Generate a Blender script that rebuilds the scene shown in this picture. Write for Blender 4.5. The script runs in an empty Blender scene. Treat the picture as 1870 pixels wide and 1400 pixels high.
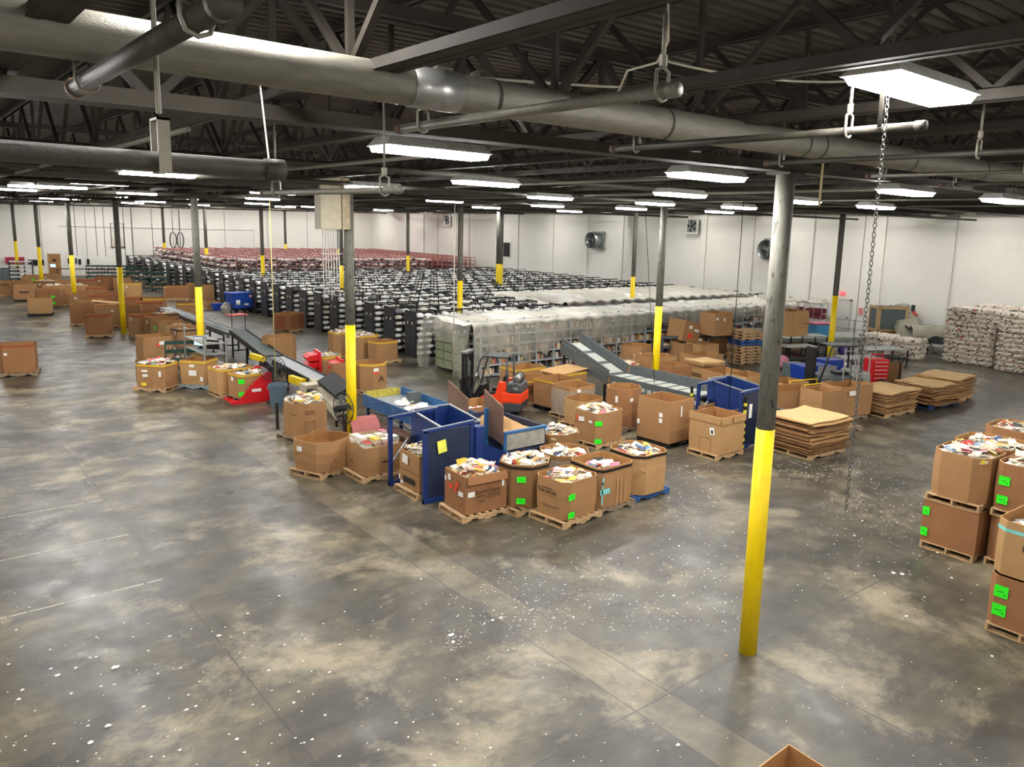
# Book-sorting warehouse seen from a mezzanine
LAMP = 128
DEBUG = False
import bpy, math, random
from math import sin, cos, pi, radians, hypot, atan2
from mathutils import Vector, Matrix
random.seed(7)
SC = bpy.context.scene
COL = SC.collection
R = random.Random(11)

# ---------------------------------------------------------------- camera (world: X right-away, Y left-away, metres)
F = 1434.378; PITCH = .179177; ROLL = .0319754; YAW = .7146036
CX, CY = 1019.87, 674.445
CAM = Vector((-9.0693, -6.0629, 5.9776))
def _g(v):
    c, s = cos(YAW), sin(YAW)
    return Vector((c*v[0]+s*v[1], -s*v[0]+c*v[1], v[2]))
_fw = (0, cos(PITCH), -sin(PITCH)); _up = (0, sin(PITCH), cos(PITCH)); _rt = (1, 0, 0)
_r2 = tuple(cos(ROLL)*_rt[i]+sin(ROLL)*_up[i] for i in range(3))
_u2 = tuple(-sin(ROLL)*_rt[i]+cos(ROLL)*_up[i] for i in range(3))
FW, RT, UP = _g(_fw), _g(_r2), _g(_u2)
cd = bpy.data.cameras.new('camera'); cam = bpy.data.objects.new('camera', cd); COL.objects.link(cam)
cd.sensor_fit = 'HORIZONTAL'; cd.sensor_width = 36; cd.lens = F*36/1870
cd.shift_x = -(CX-935)/1870; cd.shift_y = (CY-700)/1870
cd.clip_start = .05; cd.clip_end = 300
cam.matrix_world = Matrix(((RT.x, UP.x, -FW.x, CAM.x), (RT.y, UP.y, -FW.y, CAM.y), (RT.z, UP.z, -FW.z, CAM.z), (0, 0, 0, 1)))
SC.camera = cam
def G(px, py, z=0.0):
    """survey helper: where the line of sight of a photo point meets the horizontal plane z (used to read plan positions)"""
    d = FW + RT*((px-CX)/F) - UP*((py-CY)/F)
    t = (z-CAM.z)/d.z
    return CAM + d*t

# ---------------------------------------------------------------- materials
MATS = {}
def lin(c):
    if isinstance(c, str):
        c = c.lstrip('#'); c = [int(c[i:i+2], 16)/255 for i in (0, 2, 4)]
    return tuple((x/12.92 if x <= .04045 else ((x+.055)/1.055)**2.4) for x in c)
def mat(name, col, rough=.6, metal=0, var=.12, scale=6, bump=0, bscale=40, stretch=None, spec=.4):
    if name in MATS: return MATS[name]
    m = bpy.data.materials.new(name); m.use_nodes = True; nt = m.node_tree; N = nt.nodes; L = nt.links
    b = N['Principled BSDF']; b.inputs['Roughness'].default_value = rough; b.inputs['Metallic'].default_value = metal
    b.inputs['Specular IOR Level'].default_value = spec
    c = lin(col); tc = N.new('ShaderNodeTexCoord'); mp = N.new('ShaderNodeMapping'); L.new(tc.outputs['Object'], mp.inputs[0])
    if stretch: mp.inputs['Scale'].default_value = stretch
    nz = N.new('ShaderNodeTexNoise'); nz.inputs['Scale'].default_value = scale; nz.inputs['Detail'].default_value = 5; L.new(mp.outputs[0], nz.inputs['Vector'])
    cr = N.new('ShaderNodeValToRGB'); L.new(nz.outputs['Fac'], cr.inputs[0])
    cr.color_ramp.elements[0].position = .3; cr.color_ramp.elements[1].position = .7
    cr.color_ramp.elements[0].color = (*[max(0, x*(1-var)) for x in c], 1); cr.color_ramp.elements[1].color = (*[min(1, x*(1+var)) for x in c], 1)
    L.new(cr.outputs[0], b.inputs['Base Color'])
    if bump:
        n2 = N.new('ShaderNodeTexNoise'); n2.inputs['Scale'].default_value = bscale; L.new(mp.outputs[0], n2.inputs['Vector'])
        bp = N.new('ShaderNodeBump'); bp.inputs['Strength'].default_value = bump; bp.inputs['Distance'].default_value = .02
        L.new(n2.outputs['Fac'], bp.inputs['Height']); L.new(bp.outputs[0], b.inputs['Normal'])
    MATS[name] = m; return m
def emit(name, col, st):
    m = bpy.data.materials.new(name); m.use_nodes = True; nt = m.node_tree; nt.nodes.clear()
    e = nt.nodes.new('ShaderNodeEmission'); o = nt.nodes.new('ShaderNodeOutputMaterial')
    e.inputs[0].default_value = (*lin(col), 1); e.inputs[1].default_value = st; nt.links.new(e.outputs[0], o.inputs[0]); MATS[name] = m; return m

# ---------------------------------------------------------------- mesh builder
class MB:
    def __init__(s): s.v = []; s.f = []; s.m = []; s.mi = 0; s.M = None
    def add(s, vs, fs):
        n = len(s.v)
        if s.M is not None: vs = [tuple(s.M @ Vector(v)) for v in vs]
        s.v += [tuple(v) for v in vs]; s.f += [tuple(i+n for i in f) for f in fs]; s.m += [s.mi]*len(fs); return s
    def box(s, x0, y0, z0, x1, y1, z1):
        v = [(x0,y0,z0),(x1,y0,z0),(x1,y1,z0),(x0,y1,z0),(x0,y0,z1),(x1,y0,z1),(x1,y1,z1),(x0,y1,z1)]
        return s.add(v, [(0,3,2,1),(4,5,6,7),(0,1,5,4),(1,2,6,5),(2,3,7,6),(3,0,4,7)])
    def cbox(s, c, d, rz=0, M=None):
        mm = M if M is not None else Matrix.Rotation(rz, 3, 'Z')
        h = [x/2 for x in d]; v = []
        for z in (-1, 1):
            for x, y in ((-1,-1),(1,-1),(1,1),(-1,1)):
                v.append(tuple(Vector(c) + mm @ Vector((x*h[0], y*h[1], z*h[2]))))
        return s.add(v, [(0,3,2,1),(4,5,6,7),(0,1,5,4),(1,2,6,5),(2,3,7,6),(3,0,4,7)])
    def bar(s, a, b, w, h=None, up=(0,0,1)):
        a, b = Vector(a), Vector(b); h = h or w; d = (b-a); l = d.length
        if l < 1e-6: return s
        d.normalize(); u = Vector(up)
        if abs(d.dot(u)) > .98: u = Vector((1,0,0))
        x = d.cross(u).normalized(); y = x.cross(d).normalized(); v = []
        for p in (a, b):
            for i, j in ((-1,-1),(1,-1),(1,1),(-1,1)): v.append(tuple(p + x*(i*w/2) + y*(j*h/2)))
        return s.add(v, [(0,3,2,1),(4,5,6,7),(0,1,5,4),(1,2,6,5),(2,3,7,6),(3,0,4,7)])
    def tube(s, pts, r, n=8, caps=True, closed=False):
        pts = [Vector(p) for p in pts]; rs = r if isinstance(r, (list, tuple)) else [r]*len(pts)
        vs = []; fs = []; m = len(pts); prev = None
        for i, p in enumerate(pts):
            if closed: d = pts[(i+1) % m]-pts[i-1]
            elif i == 0: d = pts[1]-p
            elif i == m-1: d = p-pts[i-1]
            else: d = pts[i+1]-pts[i-1]
            d.normalize()
            if prev is None:
                u = Vector((0,0,1)) if abs(d.z) < .9 else Vector((1,0,0)); x = d.cross(u).normalized()
            else: x = (prev - d*prev.dot(d)).normalized()
            prev = x; y = d.cross(x)
            for k in range(n):
                a = 2*pi*k/n; vs.append(tuple(p + (x*cos(a)+y*sin(a))*rs[i]))
        for i in range(m if closed else m-1):
            j = (i+1) % m
            for k in range(n): fs.append((i*n+k, i*n+(k+1) % n, j*n+(k+1) % n, j*n+k))
        if caps and not closed: fs.append(tuple(range(n))[::-1]); fs.append(tuple((m-1)*n+k for k in range(n)))
        return s.add(vs, fs)
    def cyl(s, c, r, z0, z1, n=16, r2=None): return s.tube([(c[0], c[1], z0), (c[0], c[1], z1)], [r, r if r2 is None else r2], n)
    def prism(s, poly, a0, a1, axis='z'):
        """extrude a 2D outline; axis z: (x,y)->z, x: (y,z)->x, y: (x,z)->y"""
        n = len(poly); f = {'z': lambda p, a: (p[0], p[1], a), 'x': lambda p, a: (a, p[0], p[1]), 'y': lambda p, a: (p[0], a, p[1])}[axis]
        v = [f(p, a0) for p in poly]+[f(p, a1) for p in poly]
        return s.add(v, [tuple(range(n))[::-1], tuple(range(n, 2*n))]+[(i, (i+1) % n, n+(i+1) % n, n+i) for i in range(n)])
    def mesh(s, name, mats, smooth=False, bevel=0):
        me = bpy.data.meshes.new(name); me.from_pydata(s.v, [], s.f)
        if not isinstance(mats, (list, tuple)): mats = [mats]
        for m in mats: me.materials.append(m)
        if len(mats) > 1: me.polygons.foreach_set('material_index', s.m)
        if smooth: me.polygons.foreach_set('use_smooth', [True]*len(me.polygons))
        me.update(); return me
    def build(s, name, mats, parent=None, smooth=False, bevel=0, loc=None, rz=None, label=None):
        o = bpy.data.objects.new(name, s.mesh(name, mats, smooth)); COL.objects.link(o)
        if parent: o.parent = parent
        if loc is not None: o.location = loc
        if rz is not None: o.rotation_euler.z = rz
        if bevel:
            b = o.modifiers.new('edge', 'BEVEL'); b.width = bevel; b.segments = 2; b.limit_method = 'ANGLE'
        if smooth == 'auto' or (smooth and bevel): pass
        if label: o['label'] = label
        return o
def tag(o, label=None, cat=None, group=None, kind=None):
    if label: o['label'] = label
    if cat: o['category'] = cat
    if group: o['group'] = group
    if kind: o['kind'] = kind
    return o
def empty(name, loc, rz=0):
    o = bpy.data.objects.new(name, None); COL.objects.link(o); o.location = loc; o.rotation_euler.z = rz; o.empty_display_size = .2; return o
def thing(name, loc, rz, label, cat, group=None): return tag(empty(name, loc, rz), label, cat, group)
def link_mesh(name, me, parent=None, loc=(0,0,0), rot=(0,0,0), scale=None):
    o = bpy.data.objects.new(name, me); COL.objects.link(o); o.location = loc; o.rotation_euler = rot
    if parent: o.parent = parent
    if scale: o.scale = scale
    return o
def copy_tree(o, parent=None):
    c = o.copy(); COL.objects.link(c); c.parent = parent
    for ch in list(o.children): copy_tree(ch, c)
    return c
def text_mesh(txt, size, M, parent, align='CENTER', name='printed_text', ext=.0005):
    cu = bpy.data.curves.new('t', 'FONT'); cu.body = txt; cu.size = size; cu.align_x = align; cu.align_y = 'CENTER'; cu.extrude = ext; cu.resolution_u = 2
    to = bpy.data.objects.new('t', cu); COL.objects.link(to)
    dg = bpy.context.evaluated_depsgraph_get(); dg.update()
    me = bpy.data.meshes.new_from_object(to.evaluated_get(dg)); bpy.data.objects.remove(to)
    me.materials.clear(); me.materials.append(M)
    return link_mesh(name, me, parent)
# ================================================================ setting
WX, BY = 35.8, 80.7          # right wall (X), back wall (Y)
LX, FY = -17.0, -13.0
def zc(x, y): return 6.92 + .0126*x - .0047*y     # underside of the roof framing
M_wall = mat('painted white block wall', '#e4e1d8', .75, var=.03, scale=.6)
def wall_material():
    m = MATS['painted white block wall']; nt = m.node_tree; N = nt.nodes; L = nt.links; b = N['Principled BSDF']
    geo = N.new('ShaderNodeNewGeometry'); sep = N.new('ShaderNodeSeparateXYZ'); L.new(geo.outputs['Position'], sep.inputs[0])
    ad = N.new('ShaderNodeMath'); ad.operation = 'ADD'; L.new(sep.outputs[0], ad.inputs[0]); L.new(sep.outputs[1], ad.inputs[1])
    cb = N.new('ShaderNodeCombineXYZ'); L.new(ad.outputs[0], cb.inputs[0]); L.new(sep.outputs[2], cb.inputs[1])
    br = N.new('ShaderNodeTexBrick'); br.inputs['Scale'].default_value = 1; br.inputs['Brick Width'].default_value = .4; br.inputs['Row Height'].default_value = .2
    br.inputs['Mortar Size'].default_value = .01; br.inputs['Mortar Smooth'].default_value = .6
    L.new(cb.outputs[0], br.inputs['Vector'])
    bp = N.new('ShaderNodeBump'); bp.invert = True; bp.inputs['Strength'].default_value = .5; bp.inputs['Distance'].default_value = .012
    L.new(br.outputs['Fac'], bp.inputs['Height']); L.new(bp.outputs[0], b.inputs['Normal'])
wall_material()
def concrete():
    m = bpy.data.materials.new('worn warehouse concrete'); m.use_nodes = True; nt = m.node_tree; N = nt.nodes; L = nt.links; b = N['Principled BSDF']
    geo = N.new('ShaderNodeNewGeometry'); sep = N.new('ShaderNodeSeparateXYZ'); L.new(geo.outputs['Position'], sep.inputs[0])
    def noise(scale, det=6, rough=.6, stretch=None, dist=0):
        mp = N.new('ShaderNodeMapping'); L.new(geo.outputs['Position'], mp.inputs[0])
        if stretch: mp.inputs['Scale'].default_value = stretch; mp.inputs['Rotation'].default_value = (0, 0, .35)
        n = N.new('ShaderNodeTexNoise'); n.inputs['Scale'].default_value = scale; n.inputs['Detail'].default_value = det; n.inputs['Roughness'].default_value = rough
        n.inputs['Distortion'].default_value = dist
        L.new(mp.outputs[0], n.inputs['Vector']); return n.outputs['Fac']
    def ramp(src, stops):
        r = N.new('ShaderNodeValToRGB'); L.new(src, r.inputs[0]); e = r.color_ramp.elements
        while len(e) < len(stops): e.new(.5)
        for el, (p, c) in zip(e, stops): el.position = p; el.color = (*lin(c), 1) if isinstance(c, str) else (c, c, c, 1)
        return r.outputs[0]
    def mix(f, a, bb, typ='MIX'):
        x = N.new('ShaderNodeMix'); x.data_type = 'RGBA'; x.blend_type = typ
        if isinstance(f, float): x.inputs[0].default_value = f
        else: L.new(f, x.inputs[0])
        for s, v in ((6, a), (7, bb)):
            if isinstance(v, str): x.inputs[s].default_value = (*lin(v), 1)
            else: L.new(v, x.inputs[s])
        return x.outputs[2]
    def math(op, a, bb=None, c=None):
        x = N.new('ShaderNodeMath'); x.operation = op
        for i, v in enumerate((a, bb, c)):
            if v is None: continue
            if isinstance(v, (int, float)): x.inputs[i].default_value = v
            else: L.new(v, x.inputs[i])
        return x.outputs[0]
    base = ramp(noise(.5, 12, .68, dist=.15), [(.3, '#26221b'), (.44, '#3c372e'), (.56, '#5a5241'), (.72, '#92866a')])
    streak = ramp(noise(1.3, 12, .7, (.4, 2.0, 1), .3), [(.34, .40), (.5, .8), (.64, 1.0)])
    c = mix(.75, base, streak, 'MULTIPLY')
    light = ramp(noise(.45, 12, .72, dist=.25), [(.52, 0.0), (.63, 1.0)])
    # pale area in the middle aisle, greyer floor to the right
    greyer = ramp(math('MULTIPLY_ADD', sep.outputs[0], .05, .55), [(.25, 0.0), (.8, .6)])
    c = mix(math('MULTIPLY', light, .6), c, '#a0947a')
    c = mix(greyer, c, mix(.5, c, '#44423b'))
    spots = ramp(noise(7, 4, .7), [(.3, .6), (.42, 1.0)]); c = mix(.35, c, spots, 'MULTIPLY')
    # patched trench strip x -2.35..-1.68
    inx = math('MULTIPLY', math('GREATER_THAN', sep.outputs[0], -2.33), math('LESS_THAN', sep.outputs[0], -1.69))
    c = mix(math('MULTIPLY', inx, .35), c, ramp(noise(1.6, 6), [(.35, '#453f35'), (.6, '#887d62')]))
    # saw-cut joints
    def line(out, off, period, w):
        t = math('PINGPONG', math('ADD', out, off), period/2); return math('LESS_THAN', t, w)
    j = math('MAXIMUM', line(sep.outputs[0], 0, 11.743/2, .012), line(sep.outputs[1], 0, 12.614/2, .012))
    edge = math('MAXIMUM', math('LESS_THAN', math('ABSOLUTE', math('ADD', sep.outputs[0], 2.33)), .010), math('LESS_THAN', math('ABSOLUTE', math('ADD', sep.outputs[0], 1.69)), .010))
    j = math('MAXIMUM', j, edge)
    c = mix(math('MULTIPLY', j, .75), c, '#2f2c28')
    L.new(c, b.inputs['Base Color'])
    rr = ramp(noise(1.3, 6, .6), [(.3, .27), (.7, .52)]); L.new(rr, b.inputs['Roughness']); b.inputs['Specular IOR Level'].default_value = .45
    bp = N.new('ShaderNodeBump'); bp.inputs['Strength'].default_value = .12; bp.inputs['Distance'].default_value = .01
    L.new(noise(14, 5), bp.inputs['Height']); L.new(bp.outputs[0], b.inputs['Normal'])
    return m
M_conc = concrete()
def struct(name, mb, m, **k): o = mb.build(name, m, **k); o['kind'] = 'structure'; return o
struct('floor', MB().box(LX-.3, FY-.3, -.3, WX+.3, BY+.3, 0), M_conc)
struct('wall_right', MB().box(WX, FY-.3, 0, WX+.3, BY+.3, 8.9), M_wall)
struct('wall_back', MB().box(LX-.3, BY, 0, WX, BY+.3, 8.9), M_wall)
struct('wall_left', MB().box(LX-.3, FY, 0, LX, BY, 8.9), M_wall)
struct('wall_front', MB().box(LX-.3, FY-.3, 0, WX, FY, 8.9), M_wall)
# pilasters and conduits on the right wall
tn = 0
for y in (72.4, 62.2, 55.8, 47.0, 42.6, 34.2, 30.2, 17.0):
    tn += 1; struct('trim_%d' % tn, MB().box(WX-.14, y-.2, 0, WX, y+.2, 8.6), M_wall)
M_cond = mat('grey painted conduit', '#b4b2ac', .6)
for y in (68.4, 65.6, 59.8, 51.8, 38.3, 26.0, 21.5, 12.8):
    tn += 1; struct('trim_%d' % tn, MB().tube([(WX-.04, y, 1.5), (WX-.04, y, 7.4)], .035, 6), M_cond)
for x in (-6, -1.5, 2.6, 6.2, 10.2, 14.5, 19.0, 23.5, 28, 32):
    tn += 1; struct('trim_%d' % tn, MB().tube([(x, BY-.05, 1.2), (x, BY-.05, 7)], .03, 6), M_cond)
tn += 1; struct('trim_%d' % tn, MB().tube([(4, BY-.06, 4.6), (22, BY-.06, 4.6), (22, BY-.06, 2)], .03, 6), M_cond)

# ---------------------------------------------------------------- roof deck (corrugated, ribs along X)
M_deck = mat('dusty dark roof deck', '#4a4338', .8, var=.2, scale=3)
def deck():
    mb = MB(); y = FY; vs = []; p = .2; prof = [(0, 0), (.06, 0), (.08, .045), (.14, .045), (.16, 0)]
    ys = []
    while y < BY: ys += [(y+a, h) for a, h in prof]; y += p
    v = []
    for yy, h in ys:
        for x in (LX, WX): v.append((x, yy, zc(x, yy)+1.25+h))
    f = [(2*i, 2*i+1, 2*i+3, 2*i+2) for i in range(len(ys)-1)]
    mb.add(v, f); n = len(v)
    top = [(LX, FY, 8.9+.3), (WX, FY, 9.2), (WX, BY, 9.2), (LX, BY, 9.2)]
    mb.add(top, [(0, 1, 2, 3)])
    return mb
struct('ceiling', deck(), M_deck)

# ---------------------------------------------------------------- roof joists (along Y) and girders (along X)
M_steel = mat('dark dusty steel', '#37322b', .75, .1, var=.25, scale=4)
M_steel2 = mat('dusty steel top edge', '#3b362d', .8, var=.2, scale=4)
BAYX, BAYY = 11.743, 12.614
NJ = 7; JS = BAYX/NJ
def joist_mesh(L_, h, npan, dz, deep=.06):
    """truss of length L_ along local +Y, bottom chord at z=0, falling by dz"""
    me = []
    bot = MB(); top = MB(); web = MB()
    zz = lambda t: dz*t
    for sx in (-.05, .05):
        bot.bar((sx, 0, .03), (sx, L_, .03+dz), .045, .07); top.bar((sx, 0, h-.03), (sx, L_, h-.03+dz), .045, .07)
    bot.bar((0, 0, .005), (0, L_, .005+dz), .17, .012); top.bar((0, 0, h), (0, L_, h+dz), .17, .012)
    for i in range(npan):
        a, b = i/npan, (i+1)/npan; mid = (a+b)/2
        web.bar((0, a*L_, h-.05+zz(a)), (0, mid*L_, .06+zz(mid)), .05, .05); web.bar((0, mid*L_, .06+zz(mid)), (0, b*L_, h-.05+zz(b)), .05, .05)
        if i % 2 == 0: web.bar((0, mid*L_, .06+zz(mid)), (0, mid*L_, h-.05+zz(mid)), .045, .045)
    return bot.mesh('bottom_chord', M_steel), top.mesh('top_chord', M_steel), web.mesh('web', M_steel)
jm = joist_mesh(BAYY, 1.2, 5, -.0047*BAYY)
for i in range(-10, 22):
    x = i*JS
    if x > WX-.3 or x < -17: continue
    for j in range(-1, 7):
        y = j*BAYY
        if y+BAYY > BY+.5: continue
        if x < -12 and y > 20: continue
        t = thing('roof_joist', (x, y, zc(x, y)), 0, 'dark open-web steel roof joist running under the corrugated deck', 'roof joist', 'roof joists under the deck')
        for nme, me in zip(('bottom_chord', 'top_chord', 'web'), jm): link_mesh(nme, me, t)
def girder_mesh():
    bot = MB(); top = MB(); web = MB(); L_ = BAYX; h = .98; dz = .0126*BAYX
    for s_ in (-.08, .08):
        bot.bar((0, s_, .05), (L_, s_, .05+dz), .07, .1); top.bar((0, s_, h-.05), (L_, s_, h-.05+dz), .07, .1)
    bot.bar((0, 0, .0), (L_, 0, dz), .26, .015)
    n = 7
    for i in range(n):
        a, b = i/n, (i+1)/n; m_ = (a+b)/2
        web.bar((a*L_, 0, h-.05+a*dz), (m_*L_, 0, .05+m_*dz), .06); web.bar((m_*L_, 0, .05+m_*dz), (b*L_, 0, h-.05+b*dz), .06)
        web.bar((a*L_, 0, h-.05+a*dz), (a*L_, 0, .05+a*dz), .05)
    return bot.mesh('bottom_chord', M_steel2), top.mesh('top_chord', M_steel), web.mesh('web', M_steel)
gm = girder_mesh()
for j in range(-1, 7):
    for i in range(-1, 3):
        x, y = i*BAYX, j*BAYY
        t = thing('roof_girder', (x, y, zc(x, y)-.14), 0, 'heavy steel roof girder spanning between two of the painted columns', 'roof girder', 'roof girders over the column rows')
        for nme, me in zip(('bottom_chord', 'top_chord', 'web'), gm): link_mesh(nme, me, t)

# ---------------------------------------------------------------- columns
M_colgrey = mat('worn grey column paint', '#66645b', .75, 0, var=.2, scale=9, stretch=(3, 3, .6), bump=.2)
M_yel = mat('yellow safety paint', '#e8c800', .45, var=.05, scale=5)
def chip_paint():
    """grey and yellow paint with dark chips"""
    for nm, lo in (('yellow safety paint', .36), ('worn grey column paint', .43)):
        m = MATS[nm]; nt = m.node_tree; N = nt.nodes; L = nt.links; b = N['Principled BSDF']; src = b.inputs['Base Color'].links[0].from_socket
        tc = N.new('ShaderNodeTexCoord'); mp = N.new('ShaderNodeMapping'); mp.inputs['Scale'].default_value = (9, 9, 3.5); L.new(tc.outputs['Object'], mp.inputs[0])
        nz = N.new('ShaderNodeTexNoise'); nz.inputs['Scale'].default_value = 1.3; nz.inputs['Detail'].default_value = 6; nz.inputs['Roughness'].default_value = .7; L.new(mp.outputs[0], nz.inputs['Vector'])
        r = N.new('ShaderNodeValToRGB'); r.color_ramp.elements[0].position = lo-.05; r.color_ramp.elements[0].color = (1, 1, 1, 1); r.color_ramp.elements[1].position = lo-.02; r.color_ramp.elements[1].color = (0, 0, 0, 1)
        L.new(nz.outputs['Fac'], r.inputs[0]); mx = N.new('ShaderNodeMix'); mx.data_type = 'RGBA'; L.new(r.outputs[0], mx.inputs[0]); L.new(src, mx.inputs[6]); mx.inputs[7].default_value = (*lin('#3a352c'), 1)
        L.new(mx.outputs[2], b.inputs['Base Color'])
chip_paint()
collab = {
 (0,0): 'tall grey and yellow steel column in the right foreground, nearest of all',
 (1,0): 'grey and yellow column beside the pedestal fans at the head of the sorting table',
 (2,0): 'grey and yellow column rising behind the long roller conveyor and open work rack',
 (3,0): 'grey and yellow column standing beside the red tipper at the left aisle',
 (4,0): 'grey and yellow column among the far left cartons, next behind the red tipper column',
 (5,0): 'thin far grey and yellow column in front of the wooden door side',
 (6,0): 'farthest grey and yellow column near the left edge by the dock shelves',
 (1,1): 'grey and yellow column behind the slatted conveyor right of the forklift',
 (2,1): 'grey and yellow column rising behind the left corner of the plastic-covered shelves',
 (3,1): 'grey and yellow column half hidden behind the column with the beige electrical box',
 (4,1): 'grey and yellow column among black shelves left of the beige electrical box',
 (5,1): 'grey and yellow column in the red shelving, right of the coiled hanging cables',
 (6,1): 'thin far column with the yellow foot just left of the coiled hanging cables',
 (1,2): 'grey and yellow column behind the parked equipment near the white wall door',
 (2,2): 'grey and yellow column standing in the far shelving right of the drum fan',
 (3,2): 'doubled grey and yellow column in the shelving beside the wall louvre',
 (4,2): 'slim grey and yellow column at the right part of the red shelving',
 (5,2): 'far grey column mostly hidden behind the beige electrical box conduits',
 (6,2): 'far slim column with yellow foot in front of the back wall',
}
for (i, j), lab in collab.items():
    x, y = j*BAYX, i*BAYY
    r = .125
    t = thing('steel_column', (x, y, 0), 0, lab, 'column', 'painted steel columns on a grid')
    MB().cyl((0, 0), r, 3.34, zc(x, y)-.14, 20).build('grey_shaft', M_colgrey, t, smooth=True)
    MB().cyl((0, 0), r+.004, 0, 3.34, 20).build('yellow_lower_shaft', M_yel, t, smooth=True)
    MB().cbox((0, 0, zc(x, y)-.17), (.36, .36, .03)).build('cap_plate', M_steel, t)
    if (i, j) == (3, 2):
        MB().cyl((.05, .45), r, 3.34, zc(x, y), 16).build('grey_shaft', M_colgrey, t, smooth=True)
        MB().cyl((.05, .45), r+.004, 0, 3.34, 16).build('yellow_lower_shaft', M_yel, t, smooth=True)

# ---------------------------------------------------------------- high-bay fluorescent lights
M_lamp = emit('fluorescent glow', '#fdfbf8', LAMP if 'LAMP' in globals() else 24)
M_fix = mat('white enamel reflector', '#c9c9c4', .4)
def light_fixture(x, y, label, group='fluorescent high-bay lights under the roof', tilt=0, z=None, rz=0):
    z = zc(x, y)-.22 if z is None else z
    t = thing('ceiling_light', (x, y, z), rz, label, 'light', group)
    L_, W_ = 1.22, .42
    MB().add([(-L_/2,-W_/2,0),(L_/2,-W_/2,0),(L_/2,W_/2,0),(-L_/2,W_/2,0),(-L_/2+.06,-.14,.09),(L_/2-.06,-.14,.09),(L_/2-.06,.14,.09),(-L_/2+.06,.14,.09)],
             [(4,5,6,7),(0,1,5,4),(1,2,6,5),(2,3,7,6),(3,0,4,7)]).build('housing', M_fix, t)
    MB().prism([(-W_/2+.02, -.003), (-W_/2+.06, -.055), (W_/2-.06, -.055), (W_/2-.02, -.003)], -L_/2+.02, L_/2-.02, 'x').build('diffuser', M_lamp, t)
    w = MB()
    for s_ in (-.45, .45): w.tube([(s_, 0, .08), (s_*.6, 0, .24)], .004, 5)
    w.build('hanging_wire', M_steel, t); return t
px_lights = [(288,316),(182,332),(788,275),(888,333),(1005,360),(1000,375),(812,366),(888,378),(1040,385),(1153,380),(1197,371),(1243,354),(1292,320),(1314,386),(1350,378),(1459,367),(1600,377),(1655,349),(1835,365),(25,341),(62,336),(113,338),(75,362),(98,358),(250,351),(242,368),(279,366),(364,373),(470,371),(480,362),(498,351),(521,377),(570,377),(683,341),(700,383)]
def on_roof(px, py, dz):
    p = G(px, py, 6.7)
    for _ in range(12): p = G(px, py, min(zc(p.x, p.y), 7.4)+dz)
    return p
lit = []
_l = G(1668, 158, 6.87); L0 = light_fixture(_l.x, _l.y, 'bright rectangular ceiling light, largest and nearest, by the long chain at upper right', z=6.87); L0.scale = (.86, .86, .86)
LT = light_fixture(-6.7, -1.9, 'ceiling light just above the big pipe beyond the top of the picture', 'ceiling lights outside the photographed part', z=7.3); LT.scale = (.8, .45, .6); LT.location = (-7.5, -1.62, 7.36)
lit.append((-4.85, -3.85))
for px, py in px_lights:
    p = G(px, py, 6.7)
    z = 6.7
    where = 'left' if px < 420 else ('middle' if px < 1000 else 'right')
    lab = {(788,275): 'long bright ceiling light below the big pipe, directly above the far shelving centre', (288,316): 'bright ceiling light right under the long dark pipe on the left', (1292,320): 'bright ceiling light with white conduit drop just left of the nearest column', (182,332): 'ceiling light second from the left pipe, above the left aisle'}.get((px, py), 'distant glowing fluorescent light hanging under the dark roof, %s part of the hall' % where)
    light_fixture(p.x, p.y, lab, 'distant lights, %s part of the hall' % where if 'distant' in lab else 'fluorescent high-bay lights under the roof', z=min(z, zc(p.x, p.y)-.1)); lit.append((p.x, p.y))
# same-grid lamps outside the view; far in-view ones are added to light back walls
for x in (-13, -9, -5, -1, 3.5, 8, 13, 18, 23, 28, 33):
    for y in (-10, -6.5, -2.5, 1.5, 6, 11, 17, 23, 30, 38, 46, 54, 62, 70, 77):
        if any(hypot(x-a, (y-b)) < 4.2 for a, b in lit): continue
        dx, dy = x-CAM.x, y-CAM.y
        v = Vector((dx, dy, zc(x, y)-.2-CAM.z)); zc_ = v.dot(FW); 
        inview = zc_ > .5 and -30 < CX+F*v.dot(RT)/zc_ < 1900 and -20 < CY-F*v.dot(UP)/zc_ < 1420
        if inview and hypot(dx, dy) < 42: continue
        light_fixture(x, y, 'ceiling light of the same rows, out of view or added to brighten far walls', 'ceiling lights outside the photographed part', z=(zc(x, y)+.35 if inview else None)); lit.append((x, y))
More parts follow.
